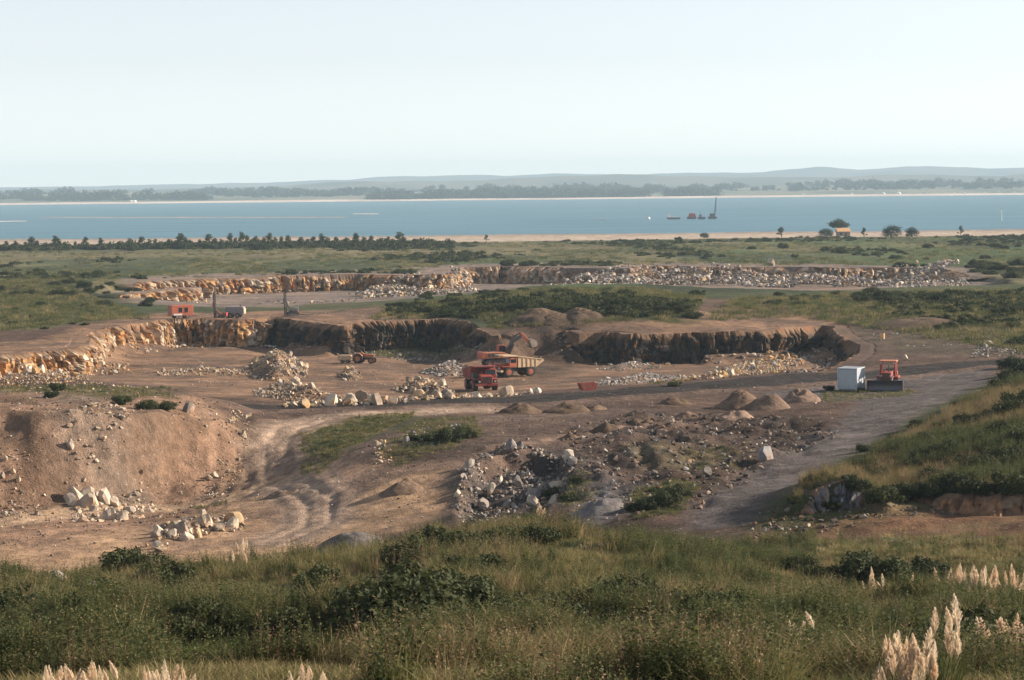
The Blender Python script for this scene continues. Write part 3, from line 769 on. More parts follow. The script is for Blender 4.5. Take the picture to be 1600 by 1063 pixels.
# ------------------------------------------------------------------ quarry faces
def face_strip(name, rim, ds, rows, block, depth_off, cols, seed, cap=3.2, warm=lambda s: 1.0, batter=0.22, side=1, extra=0.6, crack=1.0, shrink=True):
    """rough jointed rock wall hung from a rim; rim = [(x, y, depth)]"""
    P = np.asarray(rim, float)
    L = np.concatenate([[0], np.cumsum(np.hypot(np.diff(P[:, 0]), np.diff(P[:, 1])))])
    s = np.arange(0, L[-1], ds)
    x = np.interp(s, L, P[:, 0]); y = np.interp(s, L, P[:, 1]); dep = np.interp(s, L, P[:, 2]) - extra
    k = max(3, int(1.5 / ds)); ker = np.ones(2 * k + 1) / (2 * k + 1)
    xs = np.convolve(np.pad(x, k, 'edge'), ker, 'valid'); ys_ = np.convolve(np.pad(y, k, 'edge'), ker, 'valid')
    tx = np.gradient(xs); ty = np.gradient(ys_); tl = np.hypot(tx, ty) + 1e-9
    nx, ny = side * ty / tl, -side * tx / tl                     # into the pit
    ztop = Hbase(x, y)
    T = np.linspace(0, 1, rows) ** 0.9
    S, TT = np.meshgrid(s, T, indexing='ij')
    dm = np.abs(dep)[:, None]
    # joints: columns of blocks, each broken at its own levels
    sw = S + (fbm(S, TT * dm * 0.6, block * 1.5, 3, seed + 1) - 0.5) * block * 1.9 + (fbm(S, S * 0 + 1.5, block * 4, 2, seed + 13) - 0.5) * block * 5
    c1 = np.floor(sw / block); v1 = hsh(c1, c1 * 0, seed + 2)
    c2 = np.floor(TT * dm / (block * 1.1) + hsh(c1, c1 * 0, seed + 3) * 3)
    v2 = hsh(c1, c2, seed + 4)
    c3 = np.floor(sw / (block * 0.43)); c4 = np.floor(TT * dm / (block * 0.5) + hsh(c3, c3 * 0, seed + 5) * 3); v3 = hsh(c3, c4, seed + 6)
    big = fbm(S, S * 0 + 3, block * 7, 2, seed + 7)
    off = depth_off * (0.55 * v1 + 0.45 * v2 + 0.30 * v3 + 0.9 * (big - 0.3) + 0.35 * fbm(S, TT * dm, block * 0.5, 3, seed + 8))
    fr1 = sw / block - c1; fr3 = sw / (block * 0.43) - c3
    off = off - crack * depth_off * (0.75 * sstep(0.16, 0.0, np.minimum(fr1, 1 - fr1)) + 0.3 * sstep(0.2, 0.0, np.minimum(fr3, 1 - fr3)) + 0.7 * (v1 < 0.22))
    off = off * np.clip(TT * 5 + 0.3, 0, 1) + batter * TT * dm
    ee = (sstep(0, 3, s) * sstep(L[-1], L[-1] - 3, s))
    dep = dep * (np.maximum(ee, 0.12) if shrink else 1); dm = np.abs(dep)[:, None]
    XX = x[:, None] + nx[:, None] * off; YY = y[:, None] + ny[:, None] * off
    lip = (fbm(S, S * 0, block * 1.2, 3, seed + 9) - 0.45) * 0.5 - 1.3 * sstep(0.52, 0.7, fbm(S, S * 0 + 7, block * 5, 3, seed + 14)) * (np.abs(dep)[:, None] > 2.5)
    ZZ = ztop[:, None] + 0.06 - 0.9 * (1 - ee)[:, None] + TT * dep[:, None] + lip * (1 - TT)
    # colour: weathered orange at the top, paler and greyer stone below
    pick = np.clip(0.55 * v2 + 0.3 * v3 + 0.35 * (fbm(S, TT * dm, 3.0, 3, seed + 10) - 0.5) + 0.08 + 0.10 * (0.5 - TT), 0, 0.999)
    cols = np.array(cols); ii = (pick * len(cols)).astype(int)
    C = cols[ii] * (0.75 + 0.5 * v3[..., None])
    soil = sstep(0.16, 0.04, TT + (fbm(S, S * 0 + 9, 2.0, 3, seed + 11) - 0.5) * 0.25)[..., None]
    C = C * (1 - soil) + np.array((0.17, 0.105, 0.065)) * soil
    # cap that runs back over the ground
    cx, cyy, cz, cc = [], [], [], []
    for q, hh in ((cap, -0.10), (cap * 0.5, 0.05), (0.25, 0.07)):
        ax, ay = x - nx * q * (0.1 + 0.9 * ee), y - ny * q * (0.1 + 0.9 * ee)
        cx.append(ax); cyy.append(ay); cz.append(Hbase(ax, ay) + hh - 0.9 * (1 - ee)); cc.append(ground_colour(ax, ay))
    XX = np.concatenate([np.stack(cx, 1), XX], 1); YY = np.concatenate([np.stack(cyy, 1), YY], 1); ZZ = np.concatenate([np.stack(cz, 1), ZZ], 1)
    C = np.concatenate([np.stack(cc, 1), C], 1)
    n, m = XX.shape
    g = np.arange(n * m).reshape(n, m)
    q = np.stack([g[:-1, :-1], g[:-1, 1:], g[1:, 1:], g[1:, :-1]], -1).reshape(-1, 4)
    if side < 0: q = q[:, ::-1]
    me = npmesh(name, np.stack([XX.ravel(), YY.ravel(), ZZ.ravel()], 1), q, C.reshape(-1, 3), False, M_CLIFF)
    return link(name, me, kind='structure')

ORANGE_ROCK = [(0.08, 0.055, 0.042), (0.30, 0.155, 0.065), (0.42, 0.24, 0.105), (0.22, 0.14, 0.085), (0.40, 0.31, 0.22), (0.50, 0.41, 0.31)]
SHADED_ROCK = [(0.016, 0.014, 0.014), (0.036, 0.029, 0.026), (0.10, 0.058, 0.03), (0.026, 0.023, 0.022), (0.058, 0.046, 0.038), (0.13, 0.095, 0.065)]  # rock tones darkened so the pit walls' shade is in the colour
def rimw(r): return [(*at(p[0], p[1], 0)[:2], p[2]) for p in r]
face_strip('quarry_face', rimw(RIM_W[:13]), 0.24, 20, 1.5, 1.25, ORANGE_ROCK, 200)
face_strip('quarry_face', rimw(RIM_W[12:]), 0.24, 20, 1.7, 1.5, SHADED_ROCK, 240, batter=0.03)
face_strip('quarry_face', rimw(RIM_E), 0.24, 20, 1.6, 1.0, SHADED_ROCK, 280, batter=0.0)
face_strip('quarry_face', rimw(RIM2[1:8]), 0.45, 12, 1.9, 1.9, ORANGE_ROCK, 320, cap=8)
face_strip('quarry_face', rimw(RIM2[7:-1]), 0.45, 12, 1.9, 2.0, [(0.10, 0.085, 0.075), (0.30, 0.22, 0.15), (0.46, 0.35, 0.25), (0.36, 0.23, 0.13), (0.5, 0.42, 0.33)], 360, cap=8)
face_strip('quarry_face', rimw([(186, 466, -0.8), (205, 462, -2.0), (250, 459, -2.4), (322, 451, -2.0)]), 0.4, 10, 1.5, 1.6, ORANGE_ROCK, 390, cap=6)
# cut banks beside the access road
BANK = [(0.095, 0.095, 0.105), (0.15, 0.15, 0.165), (0.12, 0.115, 0.115), (0.20, 0.19, 0.19), (0.24, 0.15, 0.09)]
face_strip('cut_bank', [(p[0], p[1] + 0.9, -(1.1 + 0.8 * min(1, k / 1.0))) for k, p in enumerate(SC1[1:])], 0.10, 20, 0.55, 0.75, BANK, 400, cap=0.9, batter=0.8, extra=0.7, crack=0.5, shrink=False)
face_strip('cut_bank', [(p[0], p[1] + 0.9, -1.5) for p in SC2], 0.14, 14, 0.8, 0.7, [(0.20, 0.11, 0.06), (0.28, 0.16, 0.09), (0.15, 0.095, 0.06), (0.24, 0.17, 0.11)], 420, cap=0.9, batter=0.9, extra=0.6, crack=0.4, shrink=False)
# ------------------------------------------------------------------ sea, far shore and hills
def water_mat():
    m, n, l, b = nmat('sea water')
    geo = n.new('ShaderNodeNewGeometry')
    mp = n.new('ShaderNodeMapping'); mp.inputs['Scale'].default_value = (0.006, 0.02, 1)
    l.new(geo.outputs['Position'], mp.inputs['Vector'])
    nz = n.new('ShaderNodeTexNoise'); nz.inputs['Scale'].default_value = 1.0; nz.inputs['Detail'].default_value = 6
    l.new(mp.outputs[0], nz.inputs['Vector'])
    cr = n.new('ShaderNodeValToRGB')
    cr.color_ramp.elements[0].position = 0.35; cr.color_ramp.elements[0].color = (0.082, 0.178, 0.238, 1)
    cr.color_ramp.elements[1].position = 0.68; cr.color_ramp.elements[1].color = (0.118, 0.225, 0.285, 1)
    l.new(nz.outputs['Fac'], cr.inputs['Fac']); l.new(cr.outputs['Color'], b.inputs['Base Color'])
    b.inputs['Roughness'].default_value = 0.55
    b.inputs['Specular IOR Level'].default_value = 0.12
    n2 = n.new('ShaderNodeTexNoise'); n2.inputs['Scale'].default_value = 0.12; n2.inputs['Detail'].default_value = 8
    l.new(geo.outputs['Position'], n2.inputs['Vector'])
    bp = n.new('ShaderNodeBump'); bp.inputs['Strength'].default_value = 0.5; bp.inputs['Distance'].default_value = 2.0
    l.new(n2.outputs['Fac'], bp.inputs['Height']); l.new(bp.outputs[0], b.inputs['Normal'])
    return m
SEA = -3.0
wy = np.array([1340, 1500, 1800, 2300, 3000, 4200, 5700.0])
v = np.array([(sx * 5000.0, y, SEA) for y in wy for sx in (-1, -.5, 0, .5, 1)])
f = [(r * 5 + c, r * 5 + c + 1, (r + 1) * 5 + c + 1, (r + 1) * 5 + c) for r in range(len(wy) - 1) for c in range(4)]
link('sea', npmesh('sea', v, f, None, True, water_mat()), kind='structure')

def bank_sheet(name, px0, px1, py, thick, col, seed):
    a = at(px0, py, SEA); b = at(px1, py, SEA)
    n = 60
    t = np.linspace(0, 1, n)
    cx = a[0] + (b[0] - a[0]) * t; cyy = a[1] + (b[1] - a[1]) * t
    w = thick * np.sin(np.pi * t) ** 0.5 * (0.3 + 1.1 * fbm(t * 10, t * 0, 1.0, 3, seed))
    mid = (fbm(t * 6, t * 0 + 5, 1.0, 2, seed + 1) - 0.5) * thick
    V = np.concatenate([np.stack([cx, cyy + mid - w, np.full(n, SEA - 0.05)], 1), np.stack([cx, cyy + mid, np.full(n, SEA + 0.35)], 1), np.stack([cx, cyy + mid + w, np.full(n, SEA - 0.05)], 1)])
    f = [(k * n + i, k * n + i + 1, (k + 1) * n + i + 1, (k + 1) * n + i) for k in (0, 1) for i in range(n - 1)]
    link(name, npmesh(name, V, f, np.tile(np.array(col), (len(V), 1)), True, M_EARTH), kind='structure')
bank_sheet('sandbank', 60, 545, 340, 46, (0.36, 0.27, 0.23), 500)
bank_sheet('sandbank', -60, 42, 346, 30, (0.62, 0.58, 0.54), 510)
bank_sheet('sandbank', 552, 592, 334.5, 40, (0.62, 0.52, 0.45), 520)

def ridge(name, y0, y1, prof, col, seed, n=260, rough=0.25, sc=400, zb=-3.4, xw=0.36):
    """rolling land between y0 and y1; prof = [(px, crest height above the sea)]"""
    m = 14
    U = np.linspace(-xw, xw, n); V = np.linspace(0, 1, m)
    UU, VV = np.meshgrid(U, V)
    yy = y0 + (y1 - y0) * VV; xx = UU * yy
    hh = np.interp(UU * F + 800, [p[0] for p in prof], [p[1] for p in prof])
    zz = zb + hh * (VV ** 0.8) * (1 + rough * 2 * (fbm(xx, yy, sc, 5, seed) - 0.5)) + (fbm(xx, yy, sc * 0.2, 3, seed + 4) - 0.5) * hh * 0.18 * VV
    zz[0] = zb
    C = bandmix(xx.ravel(), yy.ravel(), col[0], col[1], sc * 0.35, seed + 9, 0.4, 0.6, 2.0)
    g = np.arange(n * m).reshape(m, n)
    q = np.stack([g[:-1, :-1], g[:-1, 1:], g[1:, 1:], g[1:, :-1]], -1).reshape(-1, 4)
    return link(name, npmesh(name, np.stack([xx.ravel(), yy.ravel(), zz.ravel()], 1), q, C, True, M_EARTH), kind='structure')

ridge('far_beach', 5400, 5700, [(-600, 3.5), (2200, 3.5)], ((0.62, 0.52, 0.44), (0.52, 0.42, 0.36)), 600, sc=200)
ridge('far_shore', 5600, 7200, [(-600, 30), (0, 26), (300, 22), (500, 20), (800, 22), (1100, 18), (1300, 26), (1600, 22), (2200, 24)], ((0.10, 0.12, 0.085), (0.19, 0.18, 0.13)), 610, sc=500)
ridge('low_hills', 7300, 9000, [(-600, 36), (0, 34), (200, 36), (330, 46), (420, 40), (560, 58), (700, 50), (800, 60), (950, 66), (1050, 62), (1200, 60), (1400, 62), (1600, 56), (2200, 50)], ((0.075, 0.09, 0.08), (0.13, 0.13, 0.105)), 630, sc=600)
ridge('far_hills', 11000, 13500, [(-600, 60), (0, 62), (150, 60), (300, 66), (420, 64), (560, 86), (680, 96), (800, 92), (900, 96), (1000, 104), (1100, 118), (1200, 122), (1280, 134), (1340, 124), (1420, 128), (1500, 110), (1600, 104), (2200, 90)], ((0.06, 0.075, 0.075), (0.10, 0.105, 0.095)), 650, sc=1100, rough=0.3)

# ------------------------------------------------------------------ stone
ORD = ['first', 'second', 'third', 'fourth', 'fifth', 'sixth', 'seventh', 'eighth', 'ninth', 'tenth', 'eleventh', 'twelfth', 'thirteenth', 'fourteenth', 'fifteenth', 'sixteenth', 'seventeenth', 'eighteenth', 'nineteenth']
TENS = ['', '', 'twent', 'thirt', 'fort', 'fift', 'sixt', 'sevent', 'eight', 'ninet']
def ordinal(i):
    """0 -> first"""
    n = i + 1
    if n < 20: return ORD[n - 1]
    t, u = divmod(n, 10)
    return TENS[t] + ('ieth' if u == 0 else 'y-' + ORD[u - 1])

def rock_arrays(seed, sub=2, cuts=13):
    """angular blasted block: a ball cut by random planes"""
    r = random.Random(seed)
    bm = bmesh.new()
    bmesh.ops.create_icosphere(bm, subdivisions=sub, radius=1.0)
    v = np.array([x.co[:] for x in bm.verts]); f = np.array([[w.index for w in q.verts] for q in bm.faces])
    bm.free()
    v *= (1.0, r.uniform(0.65, 0.95), r.uniform(0.55, 0.85))
    for _ in range(cuts):
        n = np.array([r.gauss(0, 1), r.gauss(0, 1), r.gauss(0, 0.8)]); n /= np.linalg.norm(n)
        d = r.uniform(0.26, 0.52)
        e = np.clip(v @ n - d, 0, None)
        v = v - e[:, None] * n * 0.97
    v += np.array([[r.gauss(0, 0.012) for _ in range(3)] for _ in range(len(v))])
    v -= (v.max(0) + v.min(0)) / 2
    v /= np.ptp(v[:, 0])
    return v, f
ROCKM = []
for k in range(12):
    v, f = rock_arrays(900 + k)
    ROCKM.append(npmesh('boulder', v, f, None, False, M_ROCK))
def chip_arrays(seed):
    """small sharp stone: hull of a few random points"""
    r = random.Random(seed); bm = bmesh.new()
    for _ in range(11):
        d = Vector((r.gauss(0, 1), r.gauss(0, 1), r.gauss(0, 1))).normalized() * r.uniform(0.75, 1.0)
        bm.verts.new((d.x * 0.5, d.y * 0.38, d.z * 0.33))
    res = bmesh.ops.convex_hull(bm, input=list(bm.verts))
    bmesh.ops.delete(bm, geom=[g for g in res['geom_interior'] if isinstance(g, bmesh.types.BMVert)], context='VERTS')
    bmesh.ops.triangulate(bm, faces=list(bm.faces))
    bm.verts.index_update()
    v = np.array([x.co[:] for x in bm.verts]); f = np.array([[w.index for w in q.verts] for q in bm.faces]); bm.free()
    return v, f
SMALL = [chip_arrays(950 + k) for k in range(14)]

def scatter_in(poly, n, seed):
    r = np.random.default_rng(seed)
    Q = np.array(poly)[:, :2]; out = np.zeros((0, 2))
    while len(out) < n:
        p = r.uniform(Q.min(0), Q.max(0), (n * 3, 2))
        p = p[sdf(p[:, 0], p[:, 1], Q) > 0]
        out = np.concatenate([out, p])
    return out[:n]

def rubble_mesh(name, items):
    """items: (x, y, z, size, tint, seed) of many small stones in one mesh"""
    V, Fc, C = [], [], []; o = 0
    for (x, y, z, s, tint, sd_) in items:
        r = random.Random(sd_)
        v, f = SMALL[r.randrange(len(SMALL))]
        q = Matrix.Rotation(r.uniform(0, 6.28), 3, 'Z') @ Matrix.Rotation(r.uniform(-0.7, 0.7), 3, 'X') @ Matrix.Rotation(r.uniform(-0.7, 0.7), 3, 'Y')
        v = v @ np.array(q).T * s + (x, y, z)
        V.append(v); Fc.append(f + o); o += len(v)
        C.append(np.tile(np.array(tint) * r.uniform(0.55, 1.15), (len(v), 1)))
    return npmesh(name, np.concatenate(V), np.concatenate(Fc), np.concatenate(C), False, M_RUBBLE)

big, small = [], []
for k, (nm, pl, lv, hh, nb, (s0, s1), ns, pal, where) in enumerate(ROCKS):
    Q = [at(a, b, lv) for a, b in pl]
    r = random.Random(k * 31 + 5)
    cand = scatter_in(Q, nb * 14, 300 + k)
    got = []
    s0 *= 0.8; s1 *= 0.82
    sizes = sorted([s0 + (s1 - s0) * r.random() ** 1.8 for _ in range(nb)], reverse=True)
    ci = 0
    for s in sizes:
        best = None
        for _ in range(14):
            c = cand[ci % len(cand)]; ci += 1
            dmin = min([math.hypot(c[0] - g[0], c[1] - g[1]) / (0.5 * (s + g[2])) for g in got] or [9])
            if best is None or dmin > best[0]: best = (dmin, c)
            if dmin > 0.95: break
        got.append((best[1][0], best[1][1], s))
    zz = HG(np.array([g[0] for g in got]), np.array([g[1] for g in got]))
    for j, (x, y, s) in enumerate(got):
        big.append((x, y, zz[j] + s * r.uniform(0.08, 0.28), s, pal[r.randrange(len(pal))], nm, where))
    ns = int(ns * 9)
    sp = scatter_in(Q, ns, 400 + k)
    sz = HG(sp[:, 0], sp[:, 1])
    for j in range(ns):
        s = s0 * (0.3 + 1.1 * r.random() ** 1.8)
        small.append((sp[j, 0], sp[j, 1], sz[j] + s * 0.2, s, pal[r.randrange(len(pal))], k * 1000 + j))
# the single pale block standing in the far pit, and stones lying about on their own
for (px, py, lv, s, tint, where) in ((1325, 443, -3.4, 3.0, (0.74, 0.70, 0.62), 'standing out white in the far pit'), (1207, 434, -3.5, 3.0, (0.50, 0.40, 0.29), 'standing at the foot of the far face'),
                             (873, 764, -0.5, 1.5, (0.5, 0.42, 0.33), 'at the rim of the rubble hollow'), (1195, 722, 0, 1.7, (0.26, 0.25, 0.25), 'on broken ground beside the access road'), (1105, 745, 0, 1.3, (0.2, 0.18, 0.16), 'in weeds left of the access road'),
                             (838, 616, -0.6, 1.2, (0.62, 0.56, 0.47), 'alone at the end of the roadside row'), (293, 645, 1.0, 1.5, (0.24, 0.19, 0.15), 'on the crest of the tipped bank'), (1415, 563, 0, 0.9, (0.6, 0.5, 0.4), 'beside the haul road behind the bulldozer'), (90, 915, 6, 1.1, (0.34, 0.29, 0.26), 'in tall grass near the picture edge'), (515, 958, 9, 0.9, (0.42, 0.35, 0.29), 'in tall grass above the fresh green patch'), (145, 945, 8, 1.1, (0.2, 0.19, 0.2), 'half hidden in long grass')):
    p = on(px, py, lv)
    big.append((p[0], p[1], p[2] + s * 0.3, s, tint, 'single', where))
JAG = [(116, 752, 1.5), (124, 746, 1.7), (131, 754, 1.4), (137, 744, 1.6), (143, 752, 1.2), (150, 744, 1.3), (157, 756, 1.2), (164, 746, 1.7), (171, 754, 1.3), (180, 750, 1.2), (190, 757, 1.1), (202, 758, 0.9), (128, 762, 1.0), (146, 762, 0.9), (165, 763, 0.9), (184, 765, 0.7), (110, 760, 0.9)]
for (px, py, s) in JAG:
    p = on(px, py, -2.0); big.append((p[0], p[1], p[2] + s * 0.12, s, (0.50, 0.41, 0.32), 'jag', 'jutting from the tipped bank'))
big.sort(key=lambda b: -b[3] / b[1])
for k, b in enumerate(big[300:]): small.append((b[0], b[1], b[2], b[3], b[4], 90000 + k))
big = big[:300]
TINTW = lambda c: 'rust-stained' if c[0] > 1.6 * c[2] and c[0] > 0.3 else ('near-white' if c[0] > 0.56 else ('cream' if c[0] > 0.45 else ('grey-brown' if c[0] > 0.33 else 'dark grey')))
by = {}
for b in big: by.setdefault(b[5], []).append(b)
for nm, l in by.items():
    l.sort(key=lambda b: b[0] / b[1])
    for j, (x, y, z, s, tint, _, where) in enumerate(l):
        r = random.Random(hash((nm, j)) if False else len(l) * 1000 + j * 7)
        o = bpy.data.objects.new('boulder', ROCKM[r.randrange(12)])
        COL.objects.link(o)
        o.location = (x, y, z); o.rotation_euler = (r.uniform(-0.6, 0.6), r.uniform(-0.6, 0.6), r.uniform(0, 6.28))
        o.scale = (s, s * r.uniform(0.85, 1.15), s * r.uniform(0.85, 1.2) * (1.25 if nm == 'jag' else 1))
        q_ = r.uniform(0.8, 1.15); o.color = (*[c * q_ for c in tint], 1)
        o['category'] = 'boulder'
        if nm == 'single':
            o['label'] = f'{TINTW(tint)} boulder {where}'
        else:
            o['label'] = f'{TINTW(tint)} boulder, {ordinal(j)} from left {where}'
            o['group'] = 'boulders ' + where
# loose stones over the quarry ground
for (pl, lv, n, s0, s1, pal) in (([(0, 640), (350, 640), (900, 640), (1290, 600), (1400, 640), (1180, 740), (1080, 800), (720, 810), (560, 800), (400, 770), (0, 800)], -0.5, 900, 0.10, 0.42, GREY), ([(140, 560), (400, 555), (700, 560), (900, 590), (600, 630), (300, 625)], -3.5, 500, 0.12, 0.5, PALE),
                       ([(0, 660), (330, 665), (370, 720), (230, 760), (0, 790)], -1, 380, 0.10, 0.45, RUST), ([(905, 690), (1020, 650), (1250, 665), (1280, 690), (1180, 735), (1060, 790), (960, 800)], 0, 420, 0.15, 0.75, GREY), ([(1165, 812), (1390, 800), (1390, 822), (1180, 834)], 0.4, 90, 0.15, 0.6, GREY), ([(890, 780), (985, 760), (985, 800), (910, 812)], 0, 120, 0.1, 0.35, GREY),
                       ([(140, 520), (420, 498), (700, 500), (700, 488), (420, 490), (140, 508)], 0, 140, 0.2, 0.6, PALE), ([(1300, 545), (1580, 545), (1560, 520), (1350, 515)], 0, 160, 0.2, 0.6, GREY), ([(0, 800), (420, 780), (520, 800), (440, 850), (0, 850)], -4, 160, 0.08, 0.3, PALE)):
    sp = scatter_in([at(a, b, lv) for a, b in pl], n, n + 7)
    sz = HG(sp[:, 0], sp[:, 1]); r = random.Random(n)
    for j in range(n):
        s = s0 + (s1 - s0) * r.random() ** 2.5
        small.append((sp[j, 0], sp[j, 1], sz[j] + s * 0.15, s, pal[r.randrange(len(pal))], n * 3 + j))
DARKS = [(0.14, 0.10, 0.08), (0.20, 0.145, 0.11), (0.10, 0.08, 0.07), (0.27, 0.21, 0.17)]
rr_ = np.random.default_rng(77)
for rim, pal, n in ((RIM_W[:13], RUST, 900), (RIM_W[12:], GREY + DARKS, 700), (RIM_E, GREY + DARKS + RUST, 900)):
    P = np.array([at(p[0], p[1], 0)[:2] for p in rim]); L = np.concatenate([[0], np.cumsum(np.hypot(*np.diff(P, axis=0).T))])
    t = rr_.uniform(0, L[-1], n); x = np.interp(t, L, P[:, 0]); y = np.interp(t, L, P[:, 1]) - 1.0
    dx = np.interp(t + .5, L, P[:, 0]) - np.interp(t - .5, L, P[:, 0]); dy = np.interp(t + .5, L, P[:, 1]) - np.interp(t - .5, L, P[:, 1])
    q = 0.8 + 6.0 * rr_.random(n) ** 1.8
    x = x + dy * q; y = y - dx * q
    cl = fbm(t, t * 0, 7, 2, 791) > 0.40
    zz = HG(x, y)
    for j in np.where(cl)[0]:
        s = 0.2 + 1.0 * rr_.random() ** 2.5
        small.append((x[j], y[j], zz[j] + s * 0.15, s, pal[int(rr_.integers(len(pal)))], 70000 + int(j)))
for pl, lv, n, s0, s1 in (([(870, 672), (1000, 646), (1120, 650), (1270, 655), (1310, 680), (1200, 735), (1095, 800), (960, 810), (890, 765), (880, 700)], 0, 2000, 0.08, 0.9), ([(560, 690), (760, 655), (900, 650), (900, 700), (740, 712), (600, 760)], 0, 700, 0.08, 0.4), ([(0, 645), (340, 655), (370, 700), (330, 745), (0, 785)], -0.5, 900, 0.1, 0.5), ([(1165, 812), (1400, 800), (1580, 800), (1580, 818), (1180, 838)], 0.4, 400, 0.1, 0.7)):
    sp = scatter_in([at(a, b, lv) for a, b in pl], n, n + 9); zz = HG(sp[:, 0], sp[:, 1])
    for j in range(n):
        s = s0 + (s1 - s0) * rr_.random() ** 4
        small.append((sp[j, 0], sp[j, 1], zz[j] + s * 0.1, s, DARKS[int(rr_.integers(4))], 60000 + n + int(j)))
sp = scatter_in([at(a, b, -1.8) for a, b in ((100, 735), (130, 708), (180, 704), (235, 730), (250, 756), (180, 768), (110, 770))], 420, 17); zz = HG(sp[:, 0], sp[:, 1])
for j in range(420):
    s = 0.15 + 0.8 * rr_.random() ** 2.2
    small.append((sp[j, 0], sp[j, 1], zz[j] + s * 0.05, s, PALE[int(rr_.integers(3))], 81000 + j))
link('rubble', rubble_mesh('rubble', small), None, None, 'small broken stone strewn over the quarry and its heaps', 'rubble', None, 'stuff')
far = []
for k, (pl, lv, n, s0, s1, pal, hh) in enumerate((([(545, 470), (600, 452), (690, 440), (750, 455), (720, 467), (640, 474)], -3.4, 2200, 0.35, 1.9, WHITE + PALE, 1.8), ([(840, 448), (1000, 434), (1200, 424), (1490, 428), (1545, 450), (1420, 456), (1300, 460), (1100, 454), (900, 454)], -3.2, 8000, 0.35, 2.2, WHITE + PALE + GREY, 2.0),
                          ([(175, 474), (250, 464), (330, 455), (330, 462), (250, 473)], -2, 130, 0.4, 1.3, RUST, 0.4), ([(330, 456), (450, 447), (560, 443), (560, 452), (450, 458), (340, 463)], -3.8, 300, 0.5, 1.6, RUST + PALE, 0.6), ([(400, 478), (560, 474), (560, 484), (410, 490)], -2.5, 40, 0.5, 1.5, PALE, 0.2), ([(1370, 440), (1545, 446), (1560, 456), (1400, 462)], -1.5, 260, 0.5, 1.6, WHITE, 0.3))):
    sp = scatter_in([at(a, b, lv) for a, b in pl], n, n + 3)
    sd2 = sdf(sp[:, 0], sp[:, 1], PIT2)
    sp = sp[sd2 > 1.5]; sd2 = sd2[sd2 > 1.5]; n = len(sp)
    sz = HG(sp[:, 0], sp[:, 1]) + hh * 1.6 * sstep(14, 0, sd2) * (fbm(sp[:, 0], sp[:, 1] * 0, 22, 3, 720 + k) * 2 - 0.35).clip(0, 1.3); r = random.Random(n)
    bump = fbm(sp[:, 0], sp[:, 1], 16, 3, 700 + k)
    for j in range(n):
        s = s0 + (s1 - s0) * r.random() ** 2.2
        far.append((sp[j, 0], sp[j, 1], sz[j] + s * 0.2 + hh * max(0, bump[j] - 0.35) * 3, s, pal[r.randrange(len(pal))], n * 5 + j))
link('far_rubble', rubble_mesh('far_rubble', far), None, None, 'pale broken stone below the faces of the far pit', 'rubble', None, 'stuff')

# ------------------------------------------------------------------ tipped heaps
def spoil_heap(px, py, lv, wpx, hpx, col, label, seed, elong=1.0, group=None):
    p = on(px, py, lv)
    sc = p[1] / F
    R = wpx * sc / 2; hh = hpx * sc
    nr_, na = 14, 40
    rr = np.linspace(0, 1, nr_); aa = np.linspace(0, 2 * math.pi, na, endpoint=False)
    V = []; C = []
    ctr = (p[0], p[1] + R * 0.6 * elong)
    pts = [(ctr[0], ctr[1], 0.0)] + [(ctr[0] + R * r_ * math.cos(a) * (1 + 0.25 * (vn(np.array([math.cos(a) * 1.3 + 5.0]), np.array([math.sin(a) * 1.3]), seed)[0] - 0.5)), ctr[1] + R * r_ * math.sin(a) * elong, r_) for r_ in rr[1:] for a in aa]
    P = np.array(pts)
    g = HG(P[:, 0], P[:, 1])
    q = P[:, 2]
    prof = np.clip(1 - q, 0, 1) ** 0.9 * (1 - 0.25 * np.exp(-(q / 0.18) ** 2))
    rel = (fbm(P[:, 0], P[:, 1], R * 0.7, 4, seed + 1) - 0.5)
    fine_ = fbm(P[:, 0], P[:, 1], 0.9, 3, seed + 3) - 0.5
    z = g + hh * prof * (1 + rel * 1.5) + fine_ * 0.35 * (1 - q) ** 0.5 - 0.12 * sstep(0.85, 1.0, q)
    loc = np.array((ctr[0], ctr[1], h1(*ctr)))
    V = np.stack([P[:, 0], P[:, 1], z], 1) - loc
    f = [(0, 1 + i, 1 + (i + 1) % na, 1 + (i + 1) % na) for i in range(na)]
    tri = [(0, 1 + i, 1 + (i + 1) % na) for i in range(na)]
    for k in range(nr_ - 2):
        for i in range(na):
            a = 1 + k * na + i; b = 1 + k * na + (i + 1) % na
            tri += [(a, a + na, b + na), (a, b + na, b)]
    C = np.array(col)[None] * (0.8 + 0.5 * fbm(P[:, 0], P[:, 1], 1.2, 3, seed + 2))[:, None]
    me = npmesh('spoil_heap', V, tri, C, True, M_HEAP)
    o = link('spoil_heap', me, None, None, label, 'spoil heap', group)
    o.location = loc
    return o
DK = (0.11, 0.075, 0.05); BR = (0.17, 0.115, 0.08); TN = (0.24, 0.165, 0.12); SH = (0.18, 0.17, 0.17)
